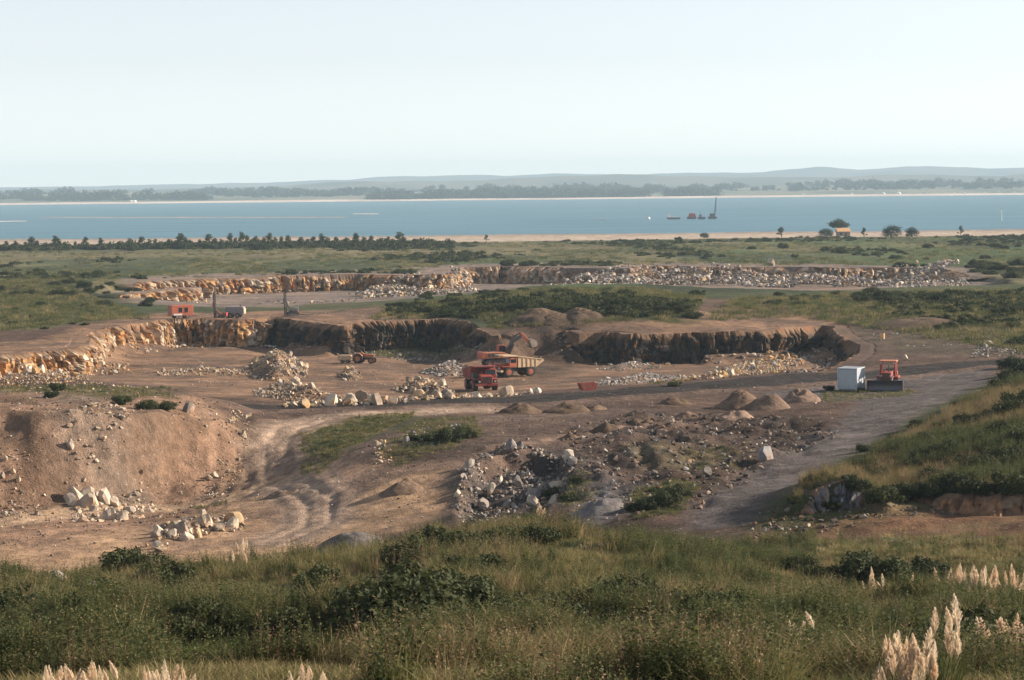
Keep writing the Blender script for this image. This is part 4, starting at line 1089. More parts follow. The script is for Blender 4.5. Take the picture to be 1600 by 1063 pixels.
for k, (px, py, lv, w, h, c, lab, el) in enumerate((
    (815, 645, 0, 74, 17, DK, 'dark spoil heap below the haul road, the first of the touching pair', 1), (886, 644, 0, 84, 18, DK, 'dark spoil heap below the haul road, the second of the touching pair', 1), (930, 641, 0, 40, 9, BR, 'small low heap at the end of the dark pair', 1),
    (1056, 633, 0, 54, 16, DK, 'lone dark heap with a sharp top under the haul road', 1), (1158, 640, 0, 84, 26, BR, 'biggest brown gravel heap in the cluster near the white container', 1), (1205, 640, 0, 70, 22, TN, 'rounded tan gravel heap leaning on the biggest one', 1), (1254, 628, 0, 66, 22, TN, 'tan gravel heap nearest the white container', 1), (1148, 656, 0, 70, 14, TN, 'low tan gravel heap in front of the cluster', 1),
    (625, 772, -1.5, 78, 22, BR, 'smooth brown gravel heap alone in the yard by the hollow', 1), (1006, 662, 0, 44, 12, DK, 'small dark heap on the broken ground, upper one', 1), (948, 676, 0, 46, 12, DK, 'small dark heap on the broken ground, middle one', 1), (892, 688, 0, 36, 9, DK, 'small dark heap on the broken ground, lowest one', 1), (1072, 655, 0, 46, 10, BR, 'small brown heap left of the gravel cluster', 1),
    (545, 858, -3.4, 120, 22, (0.12, 0.105, 0.098), 'grey shale heap at the edge of the grassy slope', 1), (935, 800, 0, 95, 14, (0.15, 0.135, 0.13), 'grey shale heap beside the rubble hollow', 1),
    (845, 510, 0, 110, 17, DK, 'broad dark spoil mound behind the pit, first of three', 1.2), (905, 504, 0, 80, 23, DK, 'steep brown spoil mound behind the pit, middle of three', 1.2), (872, 512, 0, 70, 13, DK, 'dark spoil mound behind the pit, foremost of three', 1.2), (1440, 512, 0.5, 150, 13, DK, 'long brown mound with weeds behind the haul road bend', 1.2),
    (440, 775, -3.3, 60, 9, (0.2, 0.14, 0.1), 'low churned ridge of earth inside the track bend', 0.6))):
    spoil_heap(px, py, lv, w, h, c, lab, 740 + k * 5, el, 'tipped spoil heaps')

# ------------------------------------------------------------------ machines (built facing +X)
def wheel(parent, c, r, w, rimm, seg=22):
    t = B()
    a = (c[0], c[1] - w / 2, c[2]); b = (c[0], c[1] + w / 2, c[2])
    t.rod((c[0], c[1] - w * 0.36, c[2]), (c[0], c[1] + w * 0.36, c[2]), r * 0.985, seg=seg)
    t.rod(a, b, r * 0.86, seg=seg)
    for k in range(seg):                       # tread lugs
        an = 2 * math.pi * k / seg
        t.box((c[0] + math.cos(an) * r * 0.97, c[1], c[2] + math.sin(an) * r * 0.97), (r * 0.09, w * 0.8, r * 0.10), ('Y', -an))
    ty = t.part('wheel', M_RUBBER, parent)
    q = B(); q.rod((c[0], c[1] - w * 0.52, c[2]), (c[0], c[1] + w * 0.52, c[2]), r * 0.52, seg=16); q.rod((c[0], c[1] - w * 0.56, c[2]), (c[0], c[1] + w * 0.56, c[2]), r * 0.2, seg=10)
    q.part('rim', rimm, ty)
    return ty

def dump_truck(loc, rz, label, cabm, bodym, scale):
    t = thing('dump_truck', label, 'dump truck', loc, rz, None, scale)
    B().box((-0.3, 0, 1.15), (7.2, 1.0, 0.5)).box((1.9, 0, 1.0), (1.2, 2.4, 0.3)).part('chassis', M_STEEL, t, 0.04)
    for y in (-1.45, 1.45): wheel(t, (2.05, y, 0.85), 0.85, 0.6, cabm)
    for y in (-1.35, 1.35): wheel(t, (-1.9, y, 0.85), 0.85, 1.0, cabm)
    hd = B().prof([(1.4, 1.2), (3.45, 1.2), (3.5, 2.25), (1.4, 2.45)], -0.85, 0.85).part('hood', cabm, t, 0.05)
    g = B()
    for k in range(7): g.box((3.52, 0, 1.32 + k * 0.13), (0.06, 1.35, 0.07))
    g.part('grille', M_STEEL, hd)
    B().box((3.35, 0, 1.02), (0.5, 3.3, 0.34)).part('bumper', cabm if cabm is M_RED else M_CREAM, t, 0.04)
    for y in (-1.15, 1.15):
        B().rod((3.55, y, 1.5), (3.68, y, 1.5), 0.15, seg=12).part('headlight', M_LAMP, t)
        B().prof([(1.0, 1.72), (3.2, 1.72), (3.3, 1.82), (1.0, 1.88)], y - 0.6, y + 0.6).part('fender', cabm, t, 0.02)
    cb = B().prof([(0.6, 1.6), (2.0, 1.6), (2.0, 2.35), (1.8, 3.15), (0.6, 3.15)], 0.15, 1.75).part('cab', cabm, t, 0.05)
    B().prof([(1.97, 2.38), (2.03, 2.38), (1.86, 3.02), (1.79, 3.02)], 0.28, 1.62).part('windscreen', M_GLASS, cb)
    B().box((1.25, 1.76, 2.7), (0.95, 0.03, 0.6)).part('side_window', M_GLASS, cb); B().box((1.25, 0.14, 2.7), (0.95, 0.03, 0.6)).part('side_window', M_GLASS, cb)
    B().box((1.2, -1.2, 2.15), (1.2, 0.9, 0.9)).part('air_cleaner', M_STEEL, t, 0.06)
    B().rod((0.9, -0.6, 2.3), (0.9, -0.6, 3.2), 0.09).part('exhaust_pipe', M_STEEL, t)
    B().rod((-0.2, -1.25, 1.1), (0.9, -1.25, 1.1), 0.36, seg=14).part('fuel_tank', cabm, t)
    bd = B()
    out = [(0.45, 3.35), (3.0, 3.55), (3.0, 3.68), (0.35, 3.6), (-0.1, 3.45), (-4.0, 3.0), (-4.35, 2.55), (-3.0, 1.75), (0.2, 1.55), (0.45, 1.8)]
    # floor, headboard with canopy, two side walls
    bd.prof([(0.45, 1.6), (0.45, 3.35), (3.05, 3.52), (3.05, 3.66), (0.3, 3.55), (0.25, 1.75), (-3.0, 1.95), (-4.4, 2.75), (-4.4, 2.55), (-3.0, 1.65)], -1.6, 1.6)
    for s in (-1, 1):
        bd.prof([(0.4, 1.58), (0.4, 3.5), (-0.3, 3.3), (-3.6, 2.95), (-4.4, 2.7), (-4.4, 2.55), (-3.0, 1.62)], s * 1.72 - 0.07, s * 1.72 + 0.07)
    b_ = bd.part('dump_body', bodym, t)
    for s in (-1, 1):
        for x in (-0.5, -1.3, -2.1, -2.9):
            B().bar((x, s * 1.82, 1.72), (x, s * 1.82, 3.2 - (0.4 - x) * 0.09), 0.16, 0.1).part('body_rib', bodym, b_)
        B().bar((0.4, s * 1.83, 3.42), (-4.2, s * 1.83, 2.80), 0.14, 0.12).part('top_rail', bodym, b_)
    for y in (-0.4, 0.4): B().rod((-0.3, y, 1.2), (-1.2, y, 1.7), 0.13).part('hoist_cylinder', M_STEEL, t)
    return t

def load_stones(truck_obj, label): pass

p = on(752, 610, -2.8)
dump_truck(p, math.radians(-90 + 15), 'red dump truck facing the viewer on the dusty pit floor', M_RED, M_RED, 0.9)
p = on(806, 588, -3.6)
dump_truck(p, math.radians(180 + 26), 'dump truck with orange cab and cream tipping body beside the excavator', M_ORANGE, M_CREAM, 0.86)

def tracks(t, L, w, hgt, gauge, m):
    for s in (-1, 1):
        b = B(); n = 10; pts = []
        r = hgt / 2
        for k in range(n + 1):
            a = -math.pi / 2 + math.pi * k / n; pts.append((L / 2 - r + r * math.cos(a), r + r * math.sin(a)))
        for k in range(n + 1):
            a = math.pi / 2 + math.pi * k / n; pts.append((-L / 2 + r + r * math.cos(a), r + r * math.sin(a)))
        b.prof(pts, s * gauge / 2 - w * 0.42, s * gauge / 2 + w * 0.42)
        tr = b.part('track', M_STEEL, t)
        sh = B()
        nshoe = int((2 * (L - hgt) + math.pi * hgt) / 0.26)
        per = 2 * (L - hgt) + math.pi * hgt
        for k in range(nshoe):
            d = per * k / nshoe
            if d < L - hgt: x, z, an = -L / 2 + r + d, hgt + 0.02, 0
            elif d < L - hgt + math.pi * r:
                a = math.pi / 2 - (d - (L - hgt)) / r; x, z, an = L / 2 - r + (r + .02) * math.cos(a), r + (r + .02) * math.sin(a), a - math.pi / 2
            elif d < 2 * (L - hgt) + math.pi * r: x, z, an = L / 2 - r - (d - (L - hgt) - math.pi * r), -0.0, 0
            else:
                a = -math.pi / 2 - (d - 2 * (L - hgt) - math.pi * r) / r; x, z, an = -L / 2 + r + (r + .02) * math.cos(a), r + (r + .02) * math.sin(a), a - math.pi / 2
            sh.box((x, s * gauge / 2, z + 0.02), (0.17, w, 0.06), ('Y', -an))
        sh.part('track_shoe', M_STEEL, tr)
        for k in range(5):
            x = -L / 2 + r + (L - hgt) * k / 4
            B().rod((x, s * gauge / 2 - w * 0.46, r * 0.75), (x, s * gauge / 2 + w * 0.46, r * 0.75), r * 0.55, seg=14).part('track_roller', m, tr)

def excavator(loc, rz):
    t = thing('excavator', 'orange hydraulic excavator with raised boom loading the cream dump truck', 'excavator', loc, rz)
    tracks(t, 4.4, 0.65, 0.95, 2.5, M_ORANGE)
    B().box((0, 0, 0.75), (1.8, 2.0, 0.5)).rod((0, 0, 0.9), (0, 0, 1.2), 0.75, seg=18).part('undercarriage', M_STEEL, t)
    up = B().prof([(-2.5, 1.25), (1.5, 1.25), (1.5, 1.75), (0.5, 2.15), (-2.3, 2.15), (-2.5, 1.95)], -1.45, 1.45).part('house', M_FADED, t, 0.06)
    B().prof([(-3.0, 1.2), (-2.45, 1.2), (-2.45, 2.25), (-2.9, 2.2), (-3.05, 1.9)], -1.45, 1.45).part('counterweight', M_ORANGE, up, 0.06)
    cb = B().prof([(0.2, 1.75), (1.55, 1.75), (1.6, 2.5), (1.35, 3.15), (0.2, 3.15)], 0.5, 1.45).part('cab', M_ORANGE, t, 0.05)
    B().prof([(1.57, 1.95), (1.62, 1.95), (1.64, 2.5), (1.42, 3.05), (1.38, 3.05)], 0.6, 1.35).part('windscreen', M_GLASS, cb)
    for y in (0.49, 1.46): B().box((0.85, y, 2.55), (0.95, 0.03, 0.85)).part('side_window', M_GLASS, cb)
    for x in (-0.6, -1.2, -1.8): B().box((x, -1.47, 1.75), (0.45, 0.04, 0.5)).part('vent', M_STEEL, up)
    B().rod((-1.6, -0.6, 2.1), (-1.6, -0.6, 2.75), 0.08).part('exhaust_pipe', M_STEEL, up)
    bm_ = B().prof([(1.0, 1.6), (1.45, 1.5), (2.4, 3.4), (3.9, 4.35), (3.8, 4.75), (2.1, 3.95)], -0.28, 0.28).part('boom', M_STEEL, t, 0.03)
    for y in (-0.4, 0.4): B().rod((1.6, y, 1.4), (2.5, y, 3.3), 0.11).part('boom_cylinder', M_STEEL, bm_)
    st = B().prof([(3.5, 5.0), (3.8, 5.15), (5.2, 3.75), (5.05, 3.5), (3.75, 4.25)], -0.22, 0.22).part('stick', M_ORANGE, t, 0.03)
    B().rod((2.4, 0, 4.3), (3.55, 0, 5.0), 0.1).part('stick_cylinder', M_STEEL, st)
    bu = B()
    prof = [(4.95, 3.8), (5.45, 4.1), (6.05, 3.75), (6.2, 3.15), (5.85, 2.75), (5.3, 2.7), (5.35, 2.85), (5.8, 3.0), (5.95, 3.3), (5.8, 3.65), (5.4, 3.85), (5.0, 3.55)]
    bu.prof(prof, -0.75, 0.75)
    for s in (-1, 1): bu.prof([(4.95, 3.8), (5.45, 4.1), (6.05, 3.75), (6.2, 3.15), (5.85, 2.75), (5.3, 2.7)], s * 0.75 - 0.05, s * 0.75 + 0.05)
    b_ = bu.part('bucket', M_BUCKET, t)
    for y in (-0.6, -0.2, 0.2, 0.6): B().prof([(5.3, 2.68), (5.32, 2.86), (5.0, 2.72)], y - 0.06, y + 0.06).part('tooth', M_STEEL, b_)
    return t
p = on(778, 574, -4.0)
excavator((p[0], p[1] + 3.0, h1(p[0], p[1] + 3.0)), math.radians(16))

def bulldozer(loc, rz):
    t = thing('bulldozer', 'red bulldozer with wide dark blade parked next to the white container', 'bulldozer', loc, rz)
    tracks(t, 3.9, 0.56, 1.15, 2.1, M_RED)
    B().box((-0.2, 0, 0.95), (3.2, 1.4, 0.6)).part('frame', M_STEEL, t, 0.04)
    hd = B().prof([(0.1, 1.2), (2.15, 1.2), (2.2, 2.1), (0.1, 2.2)], -0.62, 0.62).part('hood', M_RED, t, 0.05)
    g = B()
    for k in range(8): g.box((2.2, 0, 1.28 + k * 0.1), (0.06, 1.0, 0.05))
    g.part('grille', M_STEEL, hd)
    B().rod((1.3, 0.25, 2.15), (1.3, 0.25, 2.9), 0.07).part('exhaust_pipe', M_STEEL, hd)
    B().rod((1.6, -0.25, 2.15), (1.6, -0.25, 2.45), 0.1).part('air_intake', M_STEEL, hd)
    for y in (-0.95, 0.95): B().box((-0.5, y, 1.45), (2.2, 0.6, 0.22)).part('fender', M_RED, t, 0.03)
    B().box((-1.5, 0, 1.65), (0.8, 1.9, 0.8)).part('fuel_tank', M_RED, t, 0.06)
    se = B().box((-0.75, 0, 1.7), (0.6, 0.7, 0.25)).part('seat', M_STEEL, t, 0.05)
    B().box((-1.03, 0, 2.05), (0.14, 0.7, 0.6)).part('seat_back', M_STEEL, se, 0.04)
    for x in (-1.35, 0.15):
        for y in (-0.85, 0.85): B().bar((x, y, 1.5), (x * 0.95, y * 0.95, 3.2), 0.16, 0.16).part('canopy_post', M_RED, t, 0.02)
    B().prof([(-1.6, 3.18), (0.4, 3.18), (0.35, 3.34), (-1.55, 3.34)], -1.0, 1.0).part('canopy_roof', M_FADED, t, 0.03)
    for y in (-0.75, 0.75): B().rod((0.35, y, 3.08), (0.45, y, 3.08), 0.1).part('work_lamp', M_LAMP, t)
    for y in (-0.5, 0.5): B().rod((2.2, y, 1.75), (2.3, y, 1.75), 0.1).part('headlight', M_LAMP, t)
    b = B()
    n = 8; fr = []; bk = []
    for k in range(n + 1):
        z = 0.05 + 1.25 * k / n; u = (k / n - 0.5) * 2
        fr.append((3.15 - 0.22 * (1 - u * u) + 0.05 * u, z)); bk.append((3.03 - 0.22 * (1 - u * u) + 0.05 * u, z))
    b.prof(fr + bk[::-1], -2.0, 2.0)
    bl = b.part('blade', M_BLADE, t)
    for s in (-1, 1): B().box((3.08, s * 2.02, 0.68), (0.45, 0.06, 1.3)).part('blade_end', M_BLADE, bl)
    B().box((3.17, 0, 0.08), (0.06, 3.9, 0.2)).part('cutting_edge', M_STEEL, bl)
    for s in (-1, 1):
        B().bar((-0.6, s * 1.45, 0.6), (2.95, s * 1.45, 0.45), 0.22, 0.22).part('push_arm', M_RED, t)
        B().rod((1.6, s * 0.75, 1.7), (2.9, s * 0.6, 0.9), 0.08).part('lift_cylinder', M_STEEL, t)
    rp = B().box((-2.35, 0, 0.95), (0.3, 2.0, 0.3)).part('ripper_beam', M_STEEL, t, 0.03)
    for y in (-0.8, 0, 0.8): B().prof([(-2.45, 1.2), (-2.25, 1.2), (-2.3, 0.4), (-2.15, 0.15), (-2.4, 0.35)], y - 0.05, y + 0.05).part('ripper_tooth', M_STEEL, rp)
    return t
p = on(1394, 612, 0)
bulldozer((p[0], p[1] + 3.1, h1(p[0], p[1] + 3.1)), math.radians(-90 - 15))

def container(loc, rz):
    W_, L_, Hh = 2.35, 3.0, 2.55          # end faces +X, long side along X
    t = thing('storage_container', 'white corrugated steel container standing beside the access road', 'container', loc, rz)
    z0 = 0.12
    B().box((0, 0, z0 + 0.06), (L_, W_, 0.12)).part('floor_frame', M_GREYP, t, 0.01)
    for sx in (-1, 1):
        for sy in (-1, 1):
            po = B().box((sx * (L_ / 2 - 0.08), sy * (W_ / 2 - 0.08), z0 + Hh / 2), (0.16, 0.16, Hh)).part('corner_post', M_WHITE, t, 0.015)
            for zz in (z0 + 0.06, z0 + Hh - 0.05): B().box((sx * (L_ / 2 - 0.075), sy * (W_ / 2 - 0.075), zz), (0.18, 0.18, 0.13)).part('corner_casting', M_WHITE, po, 0.01)
    def corr(length, ax, sgn, off):
        n = int(length / 0.07); b = B(); pts = []
        for k in range(n + 1):
            a = -length / 2 + length * k / n; d = (0, 0, 0.035, 0.035)[k % 4] + off
            pts.append((a, d))
        vs = [[b.bm.verts.new(((a, sgn * d, z) if ax == 'x' else (sgn * d, a, z))) for (a, d) in pts] for z in (z0 + 0.12, z0 + Hh - 0.1)]
        for k in range(n): b.bm.faces.new((vs[0][k], vs[0][k + 1], vs[1][k + 1], vs[1][k]))
        return b
    for s in (-1, 1): corr(L_ - 0.3, 'x', s, W_ / 2 - 0.06).part('side_panel', M_WHITE, t)
    corr(W_ - 0.3, 'y', -1, L_ / 2 - 0.06).part('end_panel', M_WHITE, t)
    for s in (-1, 1):
        d = B().box((L_ / 2 - 0.06, s * 0.52, z0 + Hh / 2), (0.06, 1.02, Hh - 0.3)).part('door', M_WHITE, t, 0.01)
        for k in (-0.22, 0.22): B().rod((L_ / 2 - 0.01, s * 0.52 + k, z0 + 0.15), (L_ / 2 - 0.01, s * 0.52 + k, z0 + Hh - 0.15), 0.02, seg=6).part('lock_rod', M_WHITE, d)
        for zz in (0.5, 1.3, 2.1): B().box((L_ / 2 - 0.02, s * 1.0, z0 + zz), (0.06, 0.06, 0.14)).part('hinge', M_GREYP, d)
    ro = B()
    for k in range(14):
        x = -L_ / 2 + 0.15 + (L_ - 0.3) * (k + 0.5) / 14
        ro.box((x, 0, z0 + Hh - 0.03 + (0.012 if k % 2 else 0)), ((L_ - 0.3) / 14, W_ - 0.1, 0.05))
    ro.part('roof_panel', M_WHITE, t)
    for s in (-1, 1):
        B().box((0, s * (W_ / 2 - 0.05), z0 + Hh - 0.05), (L_ - 0.34, 0.1, 0.12)).part('roof_rail', M_WHITE, t)
        B().box((s * (L_ / 2 - 0.05), 0, z0 + Hh - 0.05), (0.1, W_ - 0.34, 0.12)).part('roof_rail', M_WHITE, t)
        B().box((s * 1.0, 0, 0.05), (0.2, W_, 0.14)).part('sleeper', M_BARK, t)
p = on(1330, 612, 0)
container((p[0] + 0.2, p[1] + 1.4, h1(p[0], p[1] + 1.4)), math.radians(-90 - 26))

def tractor(loc, rz):
    t = thing('tractor', 'small orange tractor with big rear wheels facing right on pit floor', 'tractor', loc, rz)
    for y in (-0.85, 0.85): wheel(t, (-0.7, y, 0.8), 0.8, 0.42, M_FADED)
    for y in (-0.7, 0.7): wheel(t, (1.45, y, 0.52), 0.52, 0.3, M_FADED)
    B().box((0.3, 0, 0.8), (2.6, 0.45, 0.4)).part('chassis', M_STEEL, t, 0.03)
    hd = B().prof([(0.1, 1.0), (1.85, 0.9), (1.88, 1.42), (0.1, 1.58)], -0.36, 0.36).part('hood', M_FADED, t, 0.05)
    B().box((1.88, 0, 1.15), (0.05, 0.55, 0.4)).part('grille', M_STEEL, hd)
    B().rod((0.9, 0, 1.45), (0.9, 0, 2.1), 0.05).part('exhaust_pipe', M_STEEL, hd)
    B().box((-0.75, 0, 1.35), (0.5, 0.5, 0.12)).box((-0.98, 0, 1.6), (0.08, 0.5, 0.45)).part('seat', M_STEEL, t, 0.03)
    B().rod((-0.15, 0, 1.5), (-0.3, 0, 1.9), 0.03).rod((-0.34, 0, 1.86), (-0.28, 0, 1.93), 0.22, seg=14).part('steering_wheel', M_STEEL, t)
    for y in (-0.85, 0.85):
        b = B(); P = [(-0.7 + 0.92 * math.cos(a), 0.8 + 0.92 * math.sin(a)) for a in np.linspace(0.5, 2.7, 8)]; Q = [(-0.7 + 0.86 * math.cos(a), 0.8 + 0.86 * math.sin(a)) for a in np.linspace(2.7, 0.5, 8)]
        b.prof(P + Q, y - 0.24, y + 0.24).part('mudguard', M_FADED, t)
def compressor(loc, rz, name, label, m, s=1.0):
    t = thing(name, label, 'compressor', loc, rz, None, s)
    B().prof([(-1.5, 0.55), (1.5, 0.55), (1.55, 1.5), (1.3, 1.8), (-1.4, 1.8), (-1.55, 1.5)], -0.75, 0.75).part('housing', m, t, 0.06)
    for s_ in (-1, 1):
        for k in range(4): B().box((-1.0 + k * 0.65, s_ * 0.76, 1.15), (0.5, 0.03, 0.7)).part('side_door', m, t, 0.005)
        wheel(t, (-0.5, s_ * 0.85, 0.4), 0.4, 0.22, M_GREYP, 14); wheel(t, (0.7, s_ * 0.85, 0.4), 0.4, 0.22, M_GREYP, 14)
    B().bar((1.5, 0, 0.55), (2.5, 0, 0.45), 0.12).part('drawbar', M_STEEL, t)
    B().rod((-0.9, 0.3, 1.8), (-0.9, 0.3, 2.15), 0.08).part('exhaust_pipe', M_STEEL, t)
    B().box((-1.56, 0, 1.1), (0.04, 1.2, 0.8)).part('end_panel', M_CREAM, t)
p = on(568, 568, -4.3)
tractor(p, math.radians(-12))
compressor((p[0] - 3.0, p[1] + 0.5, h1(p[0] - 3.0, p[1] + 0.5)), math.radians(-8), 'compressor_trailer', 'dusty cream compressor trailer hitched behind the orange tractor', M_CREAM, 0.72)
p = on(367, 497, 0)
compressor((p[0], p[1] + 1, h1(p[0], p[1] + 1)), math.radians(174), 'compressor_trailer', 'grey compressor trailer with pale end standing between the drill rigs', M_GREYP, 1.15)

def cabin(loc, rz):
    t = thing('site_cabin', 'orange wheeled site cabin with two dark windows above the pit', 'site cabin', loc, rz)
    B().prof([(-2.1, 0.55), (2.1, 0.55), (2.1, 2.35), (1.9, 2.5), (-1.9, 2.5), (-2.1, 2.35)], -1.1, 1.1).part('body', M_ORANGE, t, 0.05)
    for x in (-0.35, 0.75):
        w = B().box((x, -1.12, 1.65), (0.6, 0.05, 0.85)).part('window', M_GLASS, t)
        B().box((x, -1.14, 1.2), (0.75, 0.07, 0.07)).box((x, -1.14, 2.1), (0.75, 0.07, 0.07)).part('window_frame', M_ORANGE, w)
    d = B().box((2.12, 0.1, 1.45), (0.05, 0.75, 1.6)).part('door', M_FADED, t)
    B().box((2.15, 0.4, 1.4), (0.05, 0.05, 0.15)).part('handle', M_STEEL, d)
    B().box((-0.9, -1.13, 0.8), (1.6, 0.05, 0.3)).part('name_panel', M_HOUSE, t)
    for x in (-1.0, 1.0):
        for y in (-0.95, 0.95): wheel(t, (x, y, 0.38), 0.38, 0.22, M_GREYP, 14)
    B().bar((2.1, 0, 0.55), (3.1, 0, 0.4), 0.12).part('drawbar', M_STEEL, t)
p = on(281, 499, 0)
cabin((p[0], p[1] + 1.2, h1(p[0], p[1] + 1.2)), math.radians(26))

def drill_rig(loc, rz, label, body, lean, mast_h):
    t = thing('drill_rig', label, 'drill rig', loc, rz)
    tracks(t, 2.2, 0.34, 0.6, 1.5, M_GREYP)
    B().box((-0.1, 0, 0.75), (1.5, 1.1, 0.5)).part('frame', M_STEEL, t, 0.03)
    B().box((-0.7, 0, 1.2), (0.8, 1.1, 0.7)).part('engine_housing', body, t, 0.05)
    B().bar((0.0, 0, 0.9), (1.1, 0, 1.9), 0.24, 0.3).part('boom', body, t)
    m = B()
    for y in (-0.14, 0.14):
        for x in (1.1, 1.36): m.bar((x, y, 0.15), (x + lean, y, mast_h), 0.09)
    for k in range(9):
        f0 = k / 9
        m.bar((1.1 + lean * f0, -0.14, 0.15 + (mast_h - .15) * f0), (1.36 + lean * (f0 + .11), -0.14, 0.15 + (mast_h - .15) * (f0 + 0.11)), 0.05)
        m.bar((1.1 + lean * f0, 0.14, 0.15 + (mast_h - .15) * f0), (1.1 + lean * (f0 + .11), -0.14, 0.15 + (mast_h - .15) * (f0 + 0.11)), 0.05)
    ma = m.part('mast', M_STEEL, t)
    B().box((1.5 + lean * 0.55, 0, mast_h * 0.55), (0.34, 0.34, 0.9)).part('drill_head', body, ma, 0.03)
    B().rod((1.5, 0, 0.0), (1.5 + lean, 0, mast_h * 0.95), 0.05).part('drill_rod', M_STEEL, ma)
    hs = B()
    pts = [(1.3, 0.2, mast_h * 0.6), (0.9, 0.6, mast_h * 0.35), (0.2, 0.9, 1.0), (-0.8, 1.2, 0.35), (-2.2, 1.6, 0.12), (-3.6, 1.6, 0.1)]
    for a, b in zip(pts[:-1], pts[1:]): hs.rod(a, b, 0.075, seg=7)
    hs.part('air_hose', M_PIPE, t)
    return t
p = on(338, 499, 0)
drill_rig((p[0] + 0.9, p[1] + 1, h1(p[0], p[1] + 1)), math.radians(180 - 15), 'drill rig with tall dark mast standing beside the orange site cabin', M_RED, 0.15, 5.4)
p = on(446, 498, 0)
drill_rig((p[0] + 1.2, p[1] + 1.2, h1(p[0] + 1, p[1] + 1.2)), math.radians(180 + 15), 'drill rig with trailing pale hose at the edge of the dark quarry face', M_GREYP, 0.1, 5.2)

# red steel skip by the rubble strip
p = on(918, 611, -1)
t = thing('steel_skip', 'small red steel skip lying next to the rubble by the haul road', 'skip', p, 0.3)
b = B().prof([(-0.75, 0.1), (0.75, 0.1), (1.1, 0.95), (1.02, 0.95), (0.7, 0.18), (-0.7, 0.18), (-1.02, 0.95), (-1.1, 0.95)], -0.7, 0.7)
b.part('shell', M_RED, t)
for s in (-1, 1): B().prof([(-0.75, 0.1), (0.75, 0.1), (1.1, 0.95), (-1.1, 0.95)], s * 0.7 - 0.03, s * 0.7 + 0.03).part('side_plate', M_RED, t)
for s in (-1, 1): B().box((s * 0.5, 0, 0.05), (0.12, 1.3, 0.1)).part('skid', M_STEEL, t)
# small yellow marker post on the ridge road
p = on(1379, 530, 0)
t = thing('marker_drum', 'small yellow marker drum on the bare track behind the pit', 'drum', p)
B().rod((0, 0, 0), (0, 0, 0.9), 0.32, seg=14).part('shell', M_ROOF, t)
for z in (0.3, 0.6, 0.88): B().rod((0, 0, z - 0.02), (0, 0, z + 0.02), 0.34, seg=14).part('hoop', M_ROOF, t)

# ------------------------------------------------------------------ on the water
def barge(px0, px1, py, label, name, hullm, deck):
    a = at(px0, py, SEA); c = at(px1, py, SEA)
    L = c[0] - a[0]
    t = thing(name, label, 'barge', ((a[0] + c[0]) / 2, a[1], SEA))
    B().prof([(-L / 2 + 1, -0.5), (L / 2 - 1, -0.5), (L / 2, 1.6), (-L / 2, 1.6)], -3.5, 3.5).part('hull', hullm, t)
    B().box((0, 0, 1.75), (L * 0.94, 6.6, 0.25)).part('deck', deck, t)
    return t, L
t, L = barge(1042, 1064, 343, 'low flat grey barge with pale deck, between buoy and dredger', 'barge', M_HULL, M_HOUSE)
B().prof([(-L / 2 + 0.5, 1.88), (-L / 2 + 3, 1.88), (-L / 2 + 2.6, 4.2), (-L / 2 + 0.5, 4.2)], -1.5, 1.5).part('wheelhouse', M_HOUSE, t)
t, L = barge(1073, 1089, 342.5, 'orange-red barge moored close to the floating crane', 'barge', M_HULL, M_ORANGE)
B().prof([(-2.5, 1.88), (3.4, 1.88), (2.8, 4.6), (-2.0, 4.6)], -2, 2).part('cargo_hopper', M_ORANGE, t)
t, L = barge(1090, 1103, 343, 'dark low workboat between the orange barge and floating crane', 'workboat', M_HULL, M_HULL)
B().box((-1.0, 0, 2.9), (2.2, 2.4, 2.0)).part('cabin', M_GREYP, t); B().rod((-1, 0, 3.8), (-1, 0, 6.6), 0.12).part('mast', M_STEEL, t)
t, L = barge(1106, 1121, 342.5, 'dark pontoon carrying a crane with tall upright jib', 'floating_crane', M_HULL, M_HULL)
B().box((0, 0, 3.2), (4.2, 3.4, 2.6)).part('crane_house', M_HULL, t, 0.1)
j = B()
for y in (-0.5, 0.5):
    for x in (0.0, 1.0): j.bar((1.4 + x, y, 3.0), (3.0 + x * 0.35, y * 0.4, 17.5), 0.28)
for k in range(8):
    z = 3.5 + k * 1.7; f0 = k / 8
    j.bar((1.4 + 1.6 * f0, 0.4, z), (2.4 + 1.0 * f0, -0.4, z + 1.6), 0.2)
j.part('jib', M_HULL, t)
B().rod((3.2, 0, 17.3), (3.2, 0, 6), 0.12, seg=5).part('hoist_cable', M_STEEL, t)
p = at(1013, 343, SEA)
t = thing('mooring_buoy', 'round pale buoy floating by itself near the barges', 'buoy', p)
bm = bmesh.new(); bmesh.ops.create_uvsphere(bm, u_segments=14, v_segments=9, radius=1.5, matrix=Matrix.Translation((0, 0, 0.7)))
me = bpy.data.meshes.new('float'); bm.to_mesh(me); bm.free(); me.materials.append(M_HOUSE); link('float', me, None, t)
B().rod((0, 0, 2.0), (0, 0, 3.1), 0.25, seg=8).part('mooring_post', M_STEEL, t)
p = at(941, 343.5, SEA)
t = thing('motor_boat', 'tiny white motor boat crossing the open water', 'boat', p, 0.1)
B().prof([(-2.6, 0), (2.2, 0), (3.2, 0.9), (-2.7, 0.8)], -0.9, 0.9).part('hull', M_HOUSE, t); B().prof([(-1.0, 0.8), (1.0, 0.8), (0.6, 1.8), (-1.0, 1.8)], -0.7, 0.7).part('cabin', M_HOUSE, t)
p = at(1565, 346, SEA)
t = thing('channel_beacon', 'slim pale beacon pole standing in the sea', 'beacon', p)
B().rod((0, 0, -1), (0, 0, 8.5), 0.35, 0.2, seg=8).part('pole', M_HOUSE, t); B().box((0, 0, 8.6), (1.2, 1.2, 1.2)).part('top_mark', M_HOUSE, t)

